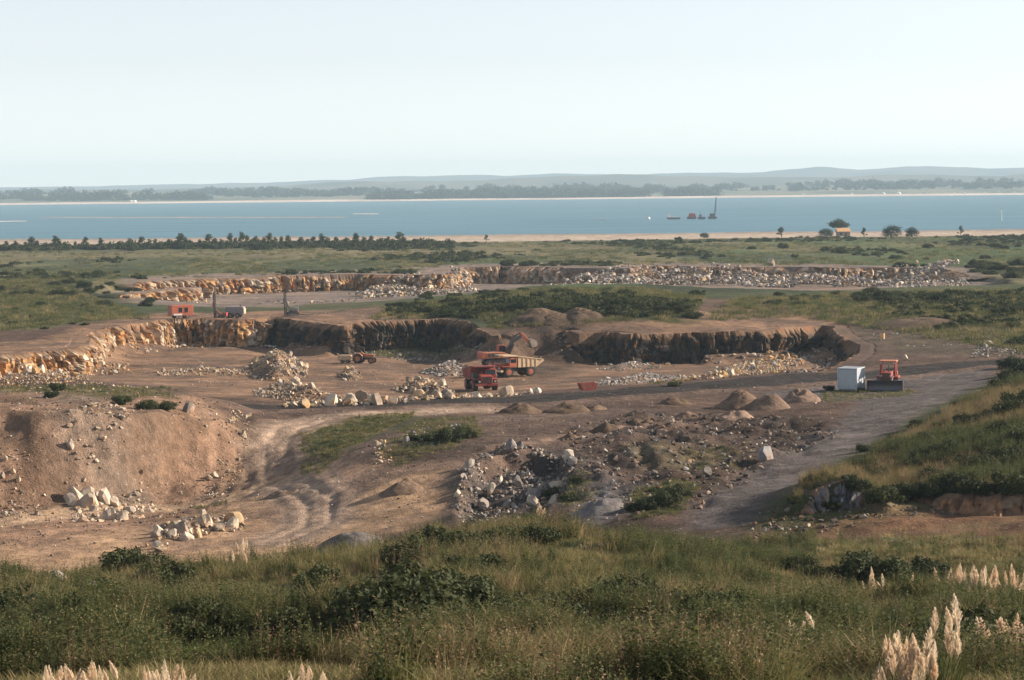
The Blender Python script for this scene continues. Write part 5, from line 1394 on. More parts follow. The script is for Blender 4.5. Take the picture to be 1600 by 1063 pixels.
# house among trees by the beach
p = on(1319, 369.5, -0.4)
t = thing('farm_shed', 'long low shed with bright orange iron roof below flat-topped trees', 'shed', (p[0], p[1] + 4, p[2]), 0.06, None, 0.8)
B().box((0, 0, 1.5), (7.6, 5.0, 3.0)).part('wall', M_WALL, t)
rf = B(); rf.prof([(-4.2, 2.9), (4.2, 2.9), (4.0, 4.6), (-4.0, 4.6)], -0.05, 0.05)
r_ = bmesh.new()
vs = [r_.verts.new(q) for q in ((-4.2, -3.1, 2.85), (4.2, -3.1, 2.85), (4.2, 0, 4.9), (-4.2, 0, 4.9), (-4.2, 3.1, 2.85), (4.2, 3.1, 2.85), (-4.2, -3.1, 3.0), (4.2, -3.1, 3.0), (4.2, 0, 5.05), (-4.2, 0, 5.05), (-4.2, 3.1, 3.0), (4.2, 3.1, 3.0))]
for q in ((6, 7, 8, 9), (9, 8, 11, 10), (1, 0, 3, 2), (2, 3, 4, 5), (0, 1, 7, 6), (5, 4, 10, 11), (0, 6, 9, 3), (3, 9, 10, 4), (1, 2, 8, 7), (2, 5, 11, 8)): r_.faces.new([vs[i] for i in q])
rf.bm.free(); me = bpy.data.meshes.new('roof'); r_.to_mesh(me); r_.free(); me.materials.append(M_ROOF); link('roof', me, None, t)
B().box((-1.6, -2.52, 1.6), (1.2, 0.06, 1.1)).part('window', M_GLASS, t); B().box((1.2, -2.52, 1.1), (1.3, 0.06, 2.2)).part('door', M_BARK, t)

# white buildings on the far shore
r = random.Random(4)
FH = B().prof([(-6, 0), (6, 0), (6, 5), (0, 8), (-6, 5)], -8, 8).mesh('far_house', M_HOUSE)
fx = [205, 210, 735, 830, 838, 1255, 1330, 1372, 1380, 1391, 1404, 1418, 1442, 1450, 1470, 1492, 1508, 1540, 1560, 1585]
for k, px in enumerate(fx):
    y = r.uniform(5640, 5760); d = atd(px, 310, y)
    o = bpy.data.objects.new('far_house', FH); COL.objects.link(o)
    o.location = (d[0], y, -1.5 + (y - 5600) / 1600 * 9); o.rotation_euler = (0, 0, r.uniform(-0.4, 0.4)); o.scale = (r.uniform(0.45, 0.8),) * 3
    o['label'] = f'tiny white building on the far shore, {ordinal(k)} from the left'; o['category'] = 'house'; o['group'] = 'white buildings on the far shore'

# ------------------------------------------------------------------ plants
def blades(seed, n, h, spread, w, lean=0.45, curl=0.35):
    """a tuft of bent tapering blades"""
    r = random.Random(seed); V, T = [], []
    for _ in range(n):
        a = r.uniform(0, 6.283); d = spread * math.sqrt(r.random())
        bx, by = d * math.cos(a), d * math.sin(a)
        la = a + r.gauss(0, 0.8); hh = h * r.uniform(0.45, 1.0); le = abs(r.gauss(0, lean)); cu = curl * r.random()
        dx, dy = math.cos(la), math.sin(la)
        wa = r.uniform(0, 6.283); wx, wy = math.cos(wa) * w / 2, math.sin(wa) * w / 2
        m = (bx + dx * le * hh * 0.4, by + dy * le * hh * 0.4, hh * 0.6)
        t = (bx + dx * hh * (le + cu) , by + dy * hh * (le + cu), hh * (1.0 - 0.25 * cu))
        o = len(V)
        V += [(bx - wx, by - wy, -0.03), (bx + wx, by + wy, -0.03), (m[0] - wx * 0.8, m[1] - wy * 0.8, m[2]), (m[0] + wx * 0.8, m[1] + wy * 0.8, m[2]), t]
        T += [(o, o + 1, o + 3), (o, o + 3, o + 2), (o + 2, o + 3, o + 4)]
    return np.array(V), np.array(T)

def herb(seed, stems, h, spread, leaves, ls):
    """upright leafy weed"""
    r = random.Random(seed); V, T = [], []
    for _ in range(stems):
        a = r.uniform(0, 6.283); d = spread * math.sqrt(r.random())
        bx, by = d * math.cos(a), d * math.sin(a); hh = h * r.uniform(0.55, 1.0)
        tx, ty = bx + r.gauss(0, 0.12) * hh, by + r.gauss(0, 0.12) * hh
        o = len(V); V += [(bx - 0.008, by, -0.03), (bx + 0.008, by, -0.03), (tx, ty, hh)]; T += [(o, o + 1, o + 2)]
        for k in range(leaves):
            t = (k + r.random()) / leaves
            t = 0.12 + 0.88 * t
            c = Vector((bx + (tx - bx) * t, by + (ty - by) * t, hh * t))
            an = r.uniform(0, 6.283); L = ls * r.uniform(0.6, 1.3) * (1.25 - 0.7 * t)
            d1 = Vector((math.cos(an), math.sin(an), r.uniform(-0.2, 0.8))).normalized() * L
            d2 = d1.cross(Vector((r.gauss(0, 1), r.gauss(0, 1), 1))).normalized() * L * 0.22
            o = len(V); V += [c[:], (c + d1 * 0.5 + d2)[:], (c + d1)[:], (c + d1 * 0.5 - d2)[:]]
            T += [(o, o + 1, o + 2), (o, o + 2, o + 3)]
    return np.array(V), np.array(T)

def leaf_cloud(seed, blobs, n, ls, flat=0.8):
    """leaves on a crowd of overlapping lumps; blobs = [(x, y, z, r)]"""
    r = np.random.default_rng(seed)
    B_ = np.array(blobs); wts = B_[:, 3] ** 2; wts /= wts.sum()
    k = r.choice(len(B_), n, p=wts)
    d = r.normal(size=(n, 3)); d /= np.linalg.norm(d, axis=1)[:, None]
    rad = B_[k, 3] * (0.72 + 0.36 * r.random(n))
    c = B_[k, :3] + d * rad[:, None] * (1, 1, flat)
    rad = rad * (1 + 0.25 * r.normal(size=n).clip(-2, 2))
    c = B_[k, :3] + d * rad[:, None] * (1, 1, flat)
    nrm = d + r.normal(size=(n, 3)) * 0.55; nrm /= np.linalg.norm(nrm, axis=1)[:, None]
    a = np.cross(nrm, r.normal(size=(n, 3))); a /= np.linalg.norm(a, axis=1)[:, None]
    b = np.cross(nrm, a)
    L = ls * (0.6 + 0.8 * r.random(n))[:, None]
    V = np.stack([c - a * L, c + b * L * 0.55, c + a * L, c - b * L * 0.55], 1).reshape(-1, 3)
    o = np.arange(n) * 4
    F_ = np.stack([o, o + 1, o + 2, o + 3], 1)
    keep = np.repeat(c[:, 2] > 0.0, 1)
    return V, F_[keep]

def bush_blobs(seed, n=13, wid=1.0, hgt=0.8):
    r = random.Random(seed); out = [(0, 0, hgt * 0.35, hgt * 0.42)]
    for _ in range(n):
        a = r.uniform(0, 6.283); d = math.sqrt(r.random()) * wid * 0.72
        rr = r.uniform(0.16, 0.34) * (1.15 - d / wid * 0.5)
        z = hgt * r.uniform(0.15, 0.72) * (1 - 0.5 * (d / wid) ** 2)
        out.append((d * math.cos(a), d * math.sin(a), max(z, rr * 0.5), rr))
    return out

SHRUBS = []          # (foliage mesh, stem mesh)
for k in range(7):
    V, Fq = leaf_cloud(1000 + k, bush_blobs(1100 + k, 12 + k, 1.0, 0.75 + 0.08 * (k % 3)), 4600, 0.042)
    fm = npmesh('foliage', V, Fq, None, False, M_SHRUB)
    b = B(); r = random.Random(k)
    for _ in range(7):
        a = r.uniform(0, 6.28); b.rod((0.06 * math.cos(a), 0.06 * math.sin(a), -0.05), (0.5 * math.cos(a), 0.5 * math.sin(a), r.uniform(0.25, 0.5)), 0.03, 0.012, 5)
    SHRUBS.append((fm, b.mesh('stem', M_BARK)))
SHRUB_LOW = []
for k in range(6):
    V, Fq = leaf_cloud(1200 + k, bush_blobs(1300 + k, 10, 1.0, 0.6), 700, 0.11)
    SHRUB_LOW.append(npmesh('scrub', V, Fq, None, False, M_SHRUB))

def gn_scatter(name, pts, scl, rot, idx, meshes, label, cat):
    """one mass of plants: a cloud of points, each carrying one of a few plant shapes"""
    me = bpy.data.meshes.new(name)
    me.vertices.add(len(pts)); me.vertices.foreach_set('co', np.asarray(pts, np.float32).ravel())
    for nm, tp, arr in (('scl', 'FLOAT', scl), ('rot', 'FLOAT', rot), ('idx', 'INT', idx)):
        at_ = me.attributes.new(nm, tp, 'POINT'); at_.data.foreach_set('value', np.asarray(arr, np.int32 if tp == 'INT' else np.float32))
    o = link(name, me, None, None, label, cat, None, 'stuff')
    col = bpy.data.collections.new(name + ' shapes')
    for k, m in enumerate(meshes):
        col.objects.link(bpy.data.objects.new(f'{name}_shape_{k:02d}', m))
    ng = bpy.data.node_groups.new(name, 'GeometryNodeTree')
    ng.interface.new_socket('Geometry', in_out='INPUT', socket_type='NodeSocketGeometry')
    ng.interface.new_socket('Geometry', in_out='OUTPUT', socket_type='NodeSocketGeometry')
    n, l = ng.nodes, ng.links
    gi = n.new('NodeGroupInput'); go = n.new('NodeGroupOutput')
    ci = n.new('GeometryNodeCollectionInfo'); ci.inputs['Collection'].default_value = col
    ci.inputs['Separate Children'].default_value = True; ci.inputs['Reset Children'].default_value = True
    mp = n.new('GeometryNodeMeshToPoints')
    ip = n.new('GeometryNodeInstanceOnPoints'); ip.inputs['Pick Instance'].default_value = True
    def na(nm, tp):
        q = n.new('GeometryNodeInputNamedAttribute'); q.data_type = tp; q.inputs['Name'].default_value = nm; return q.outputs['Attribute']
    cx = n.new('ShaderNodeCombineXYZ'); l.new(na('rot', 'FLOAT'), cx.inputs['Z'])
    er = n.new('FunctionNodeEulerToRotation'); l.new(cx.outputs[0], er.inputs[0])
    cs = n.new('ShaderNodeCombineXYZ'); sc_ = na('scl', 'FLOAT')
    for q in 'XYZ': l.new(sc_, cs.inputs[q])
    l.new(gi.outputs[0], mp.inputs[0]); l.new(mp.outputs[0], ip.inputs['Points']); l.new(ci.outputs[0], ip.inputs['Instance'])
    l.new(na('idx', 'INT'), ip.inputs['Instance Index']); l.new(er.outputs[0], ip.inputs['Rotation']); l.new(cs.outputs[0], ip.inputs['Scale'])
    l.new(ip.outputs[0], go.inputs[0])
    md = o.modifiers.new('scatter', 'NODES'); md.node_group = ng
    return o

def wedge(n, y0, y1, umax, seed):
    """random ground points, thinning with distance"""
    r = np.random.default_rng(seed)
    y = np.exp(r.uniform(math.log(y0), math.log(y1), n)); u = r.uniform(-umax, umax, n)
    return u * y + r.uniform(-1, 1, n) * 3, y
def finish(name, x, y, smin, smax, meshes, seed, label, cat, sink=0.0, mul=1.0):
    r = np.random.default_rng(seed)
    n = len(x); s = smin + (smax - smin) * r.random(n) ** 1.6
    s = s * mul
    z = HG(x, y) - sink * s
    return gn_scatter(name, np.stack([x, y, z], 1), s, r.uniform(0, 6.283, n), r.integers(0, len(meshes), n), meshes, label, cat)

GRASS = [npmesh('grass', *blades(1400 + k, 34, 0.95, 0.24, 0.018, 0.32, 0.4), None, False, M_GRASS) for k in range(5)]
LAWN = [npmesh('lawn', *blades(1420 + k, 40, 0.28, 0.28, 0.016, 0.5, 0.5), None, False, M_LAWN) for k in range(3)]
HERB = [npmesh('herb', *herb(1440 + k, 10, 1.05, 0.28, 30, 0.10), None, False, M_GREEN) for k in range(5)]
BROWN = [npmesh('brown_stalk', *herb(1450 + k, 7, 1.25, 0.25, 16, 0.07), None, False, M_BROWN) for k in range(4)]
TURF = [npmesh('turf', *blades(1460 + k, 36, 0.32, 0.40, 0.022, 0.6, 0.5), None, False, M_GRASS) for k in range(4)]
GTURF = [npmesh('green_turf', *blades(1480 + k, 36, 0.36, 0.42, 0.024, 0.6, 0.5), None, False, M_GREEN) for k in range(4)]

PAMP = [(1378, 1450, 1162, 13.2, 17, 52, 'big clump of pinkish pampas plumes near the bottom right corner'), (1345, 1372, 1167, 13.4, 2, 48, 'two pampas plumes at the bottom, just left of the big pink clump'), (1458, 1480, 1147, 13, 4, 46, 'four pampas plumes just right of the big pink clump'), (1483, 1505, 1092, 12.4, 3, 46, 'three tall pampas plumes between the big clump and the edge'), (1512, 1534, 1075, 12.6, 4, 40, 'tight bundle of brownish pampas plumes near the right edge'), (1545, 1600, 1075, 12.6, 12, 46, 'pampas clump cut by the right edge, lower one'),
        (1458, 1600, 960, 8.4, 26, 26, 'long row of bright pampas plumes at the right edge, upper one'), (1420, 1436, 962, 8.6, 3, 24, 'short pale pampas plumes left of the bright row'), (1345, 1385, 958, 8.4, 5, 22, 'thin brownish pampas stalks left of the pale plumes'), (1228, 1252, 1045, 11.8, 4, 26, 'small pampas clump alone in the scrub of the near slope'), (1076, 1082, 1050, 12, 1, 30, 'single thin pampas plume in the middle of the near slope'),
        (70, 128, 1310, 13.5, 9, 38, 'bright pampas clump at the bottom left, leftmost of three'), (135, 172, 1313, 13.6, 6, 30, 'pampas clump at the bottom left, second of three'), (222, 292, 1310, 13.5, 11, 36, 'bright pampas clump at the bottom left, third of three'), (455, 512, 1320, 13.6, 8, 26, 'pampas plumes just peeping over the bottom edge'), (835, 848, 832, 4.8, 2, 22, 'pair of tan pampas plumes in front of the rubble hollow'), (365, 385, 915, 6.5, 4, 18, 'faint pampas stalks in tall grass below the boulders'), (1500, 1512, 1040, 10.8, 2, 30, 'two thin plumes between upper and lower pampas clumps')]
# foreground slope
x, y = wedge(96000, 29, 172, 0.27, 41)
ins = sdf(x, y, HILLF)
R_ = np.random.default_rng(5)
rnd = R_.random(len(x))
right = sstep(0.10, 0.16, x / y)                       # drier ground towards the road bank
redm = mask(x, y, PX([(1150, 866), (1170, 836), (1390, 815), (1700, 808), (1760, 862), (1400, 884)], 0.3), 3, 3, 11)
LAWNP = [(-9.0, 66.5), (-7.3, 68.0), (-4.4, 67.5), (-2.6, 64.5), (-2.2, 58.0), (-2.8, 54.0), (-6.0, 53.0), (-8.4, 56.0)]
lawn = mask(x, y, LAWNP, 1.0, 1.2, 12, 4)
A_ = fbm(x, y * 0.7, 7, 3, 801); B_n = fbm(x, y * 0.6, 9, 3, 803)
hgt = 0.45 + 1.0 * sstep(0.25, 0.75, fbm(x, y, 2.6, 3, 811))
shade = np.exp(-((y - 64 - (fbm(x, x * 0, 12, 2, 44) - 0.5) * 12) / 7.0) ** 2)
clear = np.zeros(len(x))                                # low turf round and before the pampas clumps
for a in PAMP:
    c = on((a[0] + a[1]) / 2, a[2], a[3]); hw = max((a[1] - a[0]) * c[1] / F / 2, 0.2) + 0.9
    clear = np.maximum(clear, ((np.abs(x - c[0] * y / c[1]) < hw) & (y > c[1] - 6.5) & (y < c[1] + 1.0)).astype(float))
clear = np.maximum(clear, ((x / y > -0.15) & (x / y < -0.03) & (y < 56)).astype(float) * (fbm(x, y, 2, 2, 831) > 0.35))
clear = np.maximum(clear, ((x / y < -0.06) & (y < 40)).astype(float))
u1, u2, u3 = R_.random(len(x)), R_.random(len(x)), R_.random(len(x))
base_ok = (ins > 0.3) & (rnd > 0.10 + 0.8 * redm)
sel = base_ok & (lawn < 0.5)
low = clear > 0.5
isherb = sel & ~low & (u1 < 0.16 + 0.5 * sstep(0.48, 0.60, B_n) + 0.45 * shade * (1 - right))
isbrown = sel & ~isherb & ~low & (u2 < 0.10 + 0.45 * sstep(0.48, 0.62, A_))
short = sel & ~isherb & ~isbrown & (low | (u3 < 0.32 + 0.4 * right * sstep(85, 120, y) + 0.4 * sstep(0.47, 0.38, A_) + 0.35 * sstep(54, 47, y) * sstep(0.12, 0.05, x / y)))
dryr = (right > 0.4) & (y > 112)
low2 = dryr & (u2 > 0.12)
short = short | (sel & low2 & (u3 < 0.75)); isherb = isherb & ~low2; isbrown = isbrown & ~low2
tall = sel & ~isherb & ~short & ~isbrown & ~low & ~low2
finish('brown_weeds', x[isbrown], y[isbrown], 0.4, 1.0, BROWN, 5, 'dead brown seeding weeds among the grass of the near slope', 'weeds', 0, hgt[isbrown])
finish('tall_grass', x[tall], y[tall], 0.45, 1.05, GRASS, 1, 'tall rank grass covering the near slope', 'grass', 0, hgt[tall])
finish('green_weeds', x[isherb], y[isherb], 0.4, 1.0, HERB, 2, 'dense green leafy weeds in bands across the near slope', 'weeds', 0, hgt[isherb])
finish('dry_turf', x[short], y[short], 0.6, 1.3, TURF, 3, 'low dry turf on the near slope', 'grass')
lx, ly = x[base_ok & (lawn >= 0.5)], y[base_ok & (lawn >= 0.5)]
xx, yy = wedge(26000, 36, 66, 0.27, 43)
lm = mask(xx, yy, LAWNP, 1.0, 1.2, 12, 4)
k = lm > 0.5
finish('fresh_grass', np.concatenate([lx, xx[k]]), np.concatenate([ly, yy[k]]), 0.6, 1.1, LAWN, 4, 'short bright green grass in the hollow of the near slope', 'grass')

# knoll by the access road and weedy patches about the quarry
def in_poly(pl, lv, n, seed, soft=1.0):
    Q = PX(pl, lv); p = scatter_in(Q, n, seed)
    m = mask(p[:, 0], p[:, 1], Q, soft, 2.0, seed, 5)
    return p[m > 0.5]
pk = in_poly([(1172, 826), (1205, 795), (1290, 742), (1420, 674), (1556, 608), (1720, 585), (1900, 690), (1900, 800), (1560, 806), (1390, 812)], 1.6, 21000, 51)
_sx = np.array([p[0] for p in SC1 + SC2]); _sy = np.array([p[1] for p in SC1 + SC2]); _o = np.argsort(_sx)
def behind(p): return p[p[:, 1] > np.interp(p[:, 0], _sx[_o], _sy[_o]) + 1.4]
pk = behind(pk)
ks = in_poly([(1205, 795), (1300, 745), (1420, 680), (1556, 612), (1720, 590), (1900, 690), (1900, 795), (1560, 800), (1390, 806)], 1.8, 420, 52)
ks = behind(ks)
finish('knoll_scrub', ks[:, 0], ks[:, 1], 0.4, 1.15, SHRUB_LOW, 15, 'low dark scrub dotted over the knoll beside the access road', 'scrub', 0.05)
t_ = fbm(pk[:, 0], pk[:, 1], 9, 3, 811)
a = t_ < 0.44; b = (t_ >= 0.44) & (t_ < 0.54)
finish('knoll_weeds', pk[a, 0], pk[a, 1], 0.6, 1.5, HERB, 6, 'green weeds on the knoll beside the access road', 'weeds')
finish('knoll_grass', pk[~a, 0], pk[~a, 1], 0.5, 1.3, GRASS + TURF + BROWN + BROWN, 7, 'brownish grass on the knoll beside the access road', 'grass')
mids = [in_poly(pl, lv, n, 60 + i) for i, (pl, lv, n) in enumerate((
    ([(465, 668), (560, 652), (650, 645), (640, 656), (560, 686), (500, 706), (470, 702)], 0, 1700), ([(590, 700), (640, 660), (740, 652), (756, 682), (700, 706), (620, 716)], 0, 1500), ([(-60, 622), (40, 606), (130, 602), (270, 622), (290, 645), (200, 652), (100, 650), (-60, 640)], 1, 1500),
    ([(975, 778), (1060, 745), (1090, 770), (1060, 808), (990, 810)], 0, 1100), ([(1285, 610), (1440, 606), (1440, 622), (1285, 628)], 0, 500), ([(860, 745), (920, 735), (940, 765), (900, 790), (860, 775)], 0, 300), ([(1060, 690), (1180, 690), (1200, 720), (1080, 745)], 0, 250), ([(1010, 600), (1060, 590), (1075, 602), (1020, 610)], -1.5, 120), ([(300, 775), (360, 768), (350, 776), (310, 780)], -3.8, 80)))]
mids = np.concatenate(mids)
t_ = np.random.default_rng(9).random(len(mids))
finish('quarry_weeds', mids[t_ < 0.2, 0], mids[t_ < 0.2, 1], 0.22, 0.55, HERB, 8, 'sparse green weeds on old quarry ground', 'weeds')
finish('quarry_grass', mids[(t_ >= 0.2) & (t_ < 0.75), 0], mids[(t_ >= 0.2) & (t_ < 0.75), 1], 0.4, 1.0, TURF + TURF + GTURF, 9, 'rough grass on old quarry ground', 'grass')
# beyond the pit: ridge and plain
p1 = in_poly([(560, 492), (600, 474), (700, 462), (830, 450), (1000, 448), (1100, 462), (1090, 484), (1060, 492), (900, 494), (700, 494)], 2.0, 3600, 81, 3)
p2 = in_poly([(1100, 500), (1150, 470), (1300, 462), (1620, 456), (1720, 520), (1600, 545), (1450, 520), (1330, 500), (1250, 490)], 1.0, 3600, 82, 4)
p3 = in_poly([(-120, 530), (60, 512), (140, 500), (240, 495), (170, 470), (60, 440), (-120, 440)], 0.3, 3600, 83, 4)
mm = np.concatenate([p1, p2, p3])
finish('ridge_grass', mm[:, 0], mm[:, 1], 1.2, 3.0, TURF + GTURF, 10, 'rough green and straw grass behind the pit', 'grass')
rr = np.random.default_rng(12)
yq = np.exp(rr.uniform(math.log(640), math.log(1120), 11000)); xq = rr.uniform(-0.27, 0.27, 11000) * yq
dn = fbm(xq, yq / 3.5, 30, 4, 7); ok = (sdf(xq, yq, PIT2) < -9) & (dn > 0.50 + 0.14 * rr.random(11000))
yq2 = np.exp(rr.uniform(math.log(560), math.log(1110), 16000)); xq2 = rr.uniform(-0.27, 0.27, 16000) * yq2
ok2 = (sdf(xq2, yq2, PIT2) < -9) & (fbm(xq2, yq2 / 2.5, 16, 4, 17) + 0.25 * rr.random(16000) > 0.62)
finish('plain_grass', xq2[ok2], yq2[ok2], 1.2, 3.4, GTURF + TURF, 12, 'tussocky grass of the coastal plain', 'grass')
finish('plain_scrub', xq[ok], yq[ok], 0.7, 2.4, SHRUB_LOW, 11, 'dark low scrub growing in bands across the coastal plain', 'scrub', 0.15)

pr = in_poly([(660, 494), (690, 480), (780, 476), (900, 482), (1000, 484), (1090, 478), (1080, 492), (1000, 496), (900, 494), (780, 488)], 1.5, 600, 91, 2)
pr2 = in_poly([(600, 492), (620, 476), (660, 470), (680, 492), (640, 496)], 0.8, 40, 92, 2)
pr3 = in_poly([(1340, 480), (1400, 460), (1600, 455), (1640, 500), (1500, 505)], 1.4, 200, 93, 3)
pr = np.concatenate([pr, pr2, pr3])
finish('ridge_scrub', pr[:, 0], pr[:, 1], 0.8, 2.2, SHRUB_LOW, 14, 'dark scrub matting the slopes between the two pits', 'scrub', 0.1)
# individual shrubs
def shrub(px, py, lv, s, label, group=None, near=True, pos=None, hs=0.8, r=random.Random(77)):
    p = pos or on(px, py, lv)
    k = r.randrange(len(SHRUBS))
    if near:
        t = thing('shrub', label, 'shrub', (p[0], p[1], p[2] - 0.05), r.uniform(0, 6.28), group)
        t.scale = (s * 1.15, s * 1.15, s * hs * 1.35)
        link('foliage', SHRUBS[k][0], None, t); link('stem', SHRUBS[k][1], None, t)
    else:
        o = link('shrub', SHRUBS[k][0], None, None, label, 'shrub', group)
        o.location = (p[0], p[1], p[2] - 0.1); o.rotation_euler = (0, 0, r.uniform(0, 6.28)); o.scale = (s, s, s * hs)
def shrubs(lst, phrase, group, near):
    """lst: (px, py, level, size); labelled in order from left to right"""
    lst = sorted(lst)
    for j, (px, py, lv, s) in enumerate(lst):
        sz = 'large' if s > 2.0 else ('small' if s < 1.2 else 'medium')
        shrub(px, py, lv, s, f'{sz} dark green shrub {phrase}, {ordinal(j)} from left', group, near)
shrubs([(40, 985, 10, 1.49), (110, 1000, 11, 1.35), (205, 905, 6.5, 1.76), (250, 915, 6.5, 1.49), (330, 985, 10, 1.22), (430, 1000, 11, 1.08), (560, 980, 10, 1.35), (625, 1005, 11, 2.16), (665, 1010, 11, 1.62), (690, 880, 6, 1.89), (640, 895, 6, 1.49), (760, 985, 10, 1.62), (820, 1000, 11, 1.62), (880, 985, 10, 1.49), (950, 980, 10, 1.62), (1010, 1000, 11, 1.35), (1110, 985, 10, 1.35), (700, 945, 9, 1.49), (740, 915, 7, 1.62), (1360, 915, 6, 1.89), (1395, 920, 6, 1.62), (1440, 905, 5, 1.49), (1480, 1063, 13, 1.49), (1530, 1050, 13, 1.76), (1580, 1060, 13, 1.62), (1250, 900, 5, 1.22), (150, 960, 9, 1.22), (500, 925, 7, 1.22), (300, 995, 10.5, 1.2), (370, 975, 10, 1.1), (590, 1000, 10.8, 1.5), (720, 1000, 10.8, 1.5), (790, 1010, 11, 1.3), (860, 1005, 11, 1.4), (930, 1010, 11, 1.2), (1060, 1000, 10.8, 1.3), (1160, 1000, 10.8, 1.1), (60, 960, 9, 1.3), (200, 985, 10, 1.1), (480, 965, 9.5, 1.0), (1290, 915, 5.5, 1.2), (1330, 920, 5.6, 1.3), (1180, 880, 4.6, 0.9), (850, 860, 5, 1.2), (780, 870, 5.4, 1.3), (600, 985, 10.6, 2.0), (640, 990, 10.6, 2.2), (675, 985, 10.6, 1.8), (20, 975, 9.6, 1.5), (420, 960, 9.3, 1.3), (1010, 960, 9.2, 1.3)],
       'in the rough grass of the near slope', 'shrubs on the near slope', True)
shrubs([(1380, 788, 2.2, 1.6), (1410, 780, 2.2, 1.8), (1450, 778, 2.4, 1.5), (1490, 782, 2.3, 2.0), (1530, 775, 2.4, 1.5), (1590, 780, 2.4, 2.4), (1340, 760, 2, 1.2), (1300, 765, 1.8, 0.9), (1440, 700, 2.6, 1.7), (1480, 715, 3, 1.6), (1520, 668, 3, 1.9), (1560, 690, 3.6, 2.2), (1595, 700, 3.8, 2.3), (1575, 650, 3.6, 2.0), (1500, 690, 3, 1.4), (1595, 640, 4, 2.2), (1400, 715, 2, 1.2), (1540, 740, 3.4, 1.8), (1460, 750, 2.8, 1.3), (1420, 735, 2.2, 1.2), (1560, 612, 1.6, 1.8), (1585, 600, 2, 2.2), (1580, 575, 1, 2.0), (1598, 585, 1.4, 2.2), (1370, 745, 2, 1.1), (1320, 735, 1.8, 0.9), (1470, 672, 2.4, 1.3), (1430, 668, 1.6, 1.0), (1500, 640, 2, 1.2), (1530, 700, 3.2, 1.5), (1440, 722, 2.4, 1.3), (1510, 730, 3, 1.4), (1575, 725, 3.6, 1.8), (1480, 695, 2.8, 1.2), (1350, 705, 1.4, 0.9), (1395, 690, 1.4, 1.0), (1270, 760, 1.2, 0.8), (1240, 785, 1.2, 0.7)],
       'on the knoll beside the access road', 'shrubs on the roadside knoll', True)
shrubs([(1030, 795, 0, 1.7), (1055, 780, 0, 1.4), (1000, 798, 0, 1.2), (870, 775, -0.5, 1.2), (890, 785, -0.5, 1.0), (900, 755, 0, 0.9), (700, 692, 0, 1.6), (675, 690, 0, 1.2), (725, 685, 0, 1.4), (645, 690, 0, 0.9), (90, 615, 1, 1.1), (80, 622, 1, 0.9), (190, 632, 1, 1.2), (230, 640, 0.6, 1.3), (260, 640, 0.5, 1.1), (1296, 610, 0, 0.8), (1345, 612, 0, 0.6), (1130, 705, 0, 0.7), (1055, 605, -1.2, 1.0)],
       'on old quarry ground', 'shrubs on old quarry ground', True)
r = random.Random(31)
L_ = []
for _ in range(64):
    px = r.uniform(610, 1095); lo = np.interp(px, [480, 560, 700, 830, 1000, 1095], [486, 482, 478, 470, 474, 480]); hi = lo + 18
    L_.append((px, r.uniform(lo - 20 * (px > 660), hi), 1.8, r.uniform(1.2, 2.6)))
for px in (690, 700, 715, 735, 760, 790, 820, 960, 985, 1010, 1035, 1060): L_.append((px, np.interp(px, [690, 800, 1060], [494, 482, 490]), 1.5, r.uniform(1.6, 2.6)))
shrubs(L_, 'on the green ridge behind the pit', 'shrubs on the green ridge', False)
L_ = [(r.uniform(1340, 1480), r.uniform(458, 478), 1.4, r.uniform(1.8, 3.2)) for _ in range(18)] + [(r.uniform(1480, 1600), r.uniform(456, 512), 1.5, r.uniform(1.4, 2.6)) for _ in range(22)] + [(r.uniform(1190, 1340), r.uniform(460, 480), 1, r.uniform(0.9, 1.8)) for _ in range(12)] + [(1485, 512, 0.8, 2.0), (1470, 515, 0.8, 1.6), (1595, 538, 0.4, 2.4), (1582, 540, 0.4, 1.8)]
shrubs(L_, 'on rough ground behind the haul road bend', 'shrubs behind the haul road bend', False)
L_ = [(r.uniform(-5, 240), r.uniform(425, 480), 0.4, r.uniform(1.2, 2.8)) for _ in range(34)] + [(r.uniform(0, 160), r.uniform(480, 515), 0.2, r.uniform(0.6, 1.4)) for _ in range(14)]
shrubs(L_, 'on the grassy flat behind the orange rock wall', 'shrubs on the western flat', False)
L_ = [(r.uniform(1490, 1600), r.uniform(415, 436), 0, r.uniform(2.4, 4.0)) for _ in range(16)] + [(r.uniform(1060, 1600), r.uniform(372, 412), 0, r.uniform(1.4, 3.4)) for _ in range(16)] + [(r.uniform(1390, 1475), r.uniform(416, 424), 0, r.uniform(1.6, 2.6)) for _ in range(10)] + [(r.uniform(780, 850), r.uniform(412, 417), 0, r.uniform(1.8, 3)) for _ in range(8)] 
shrubs(L_, 'on the coastal plain beyond the far pit', 'shrubs on the coastal plain', False)

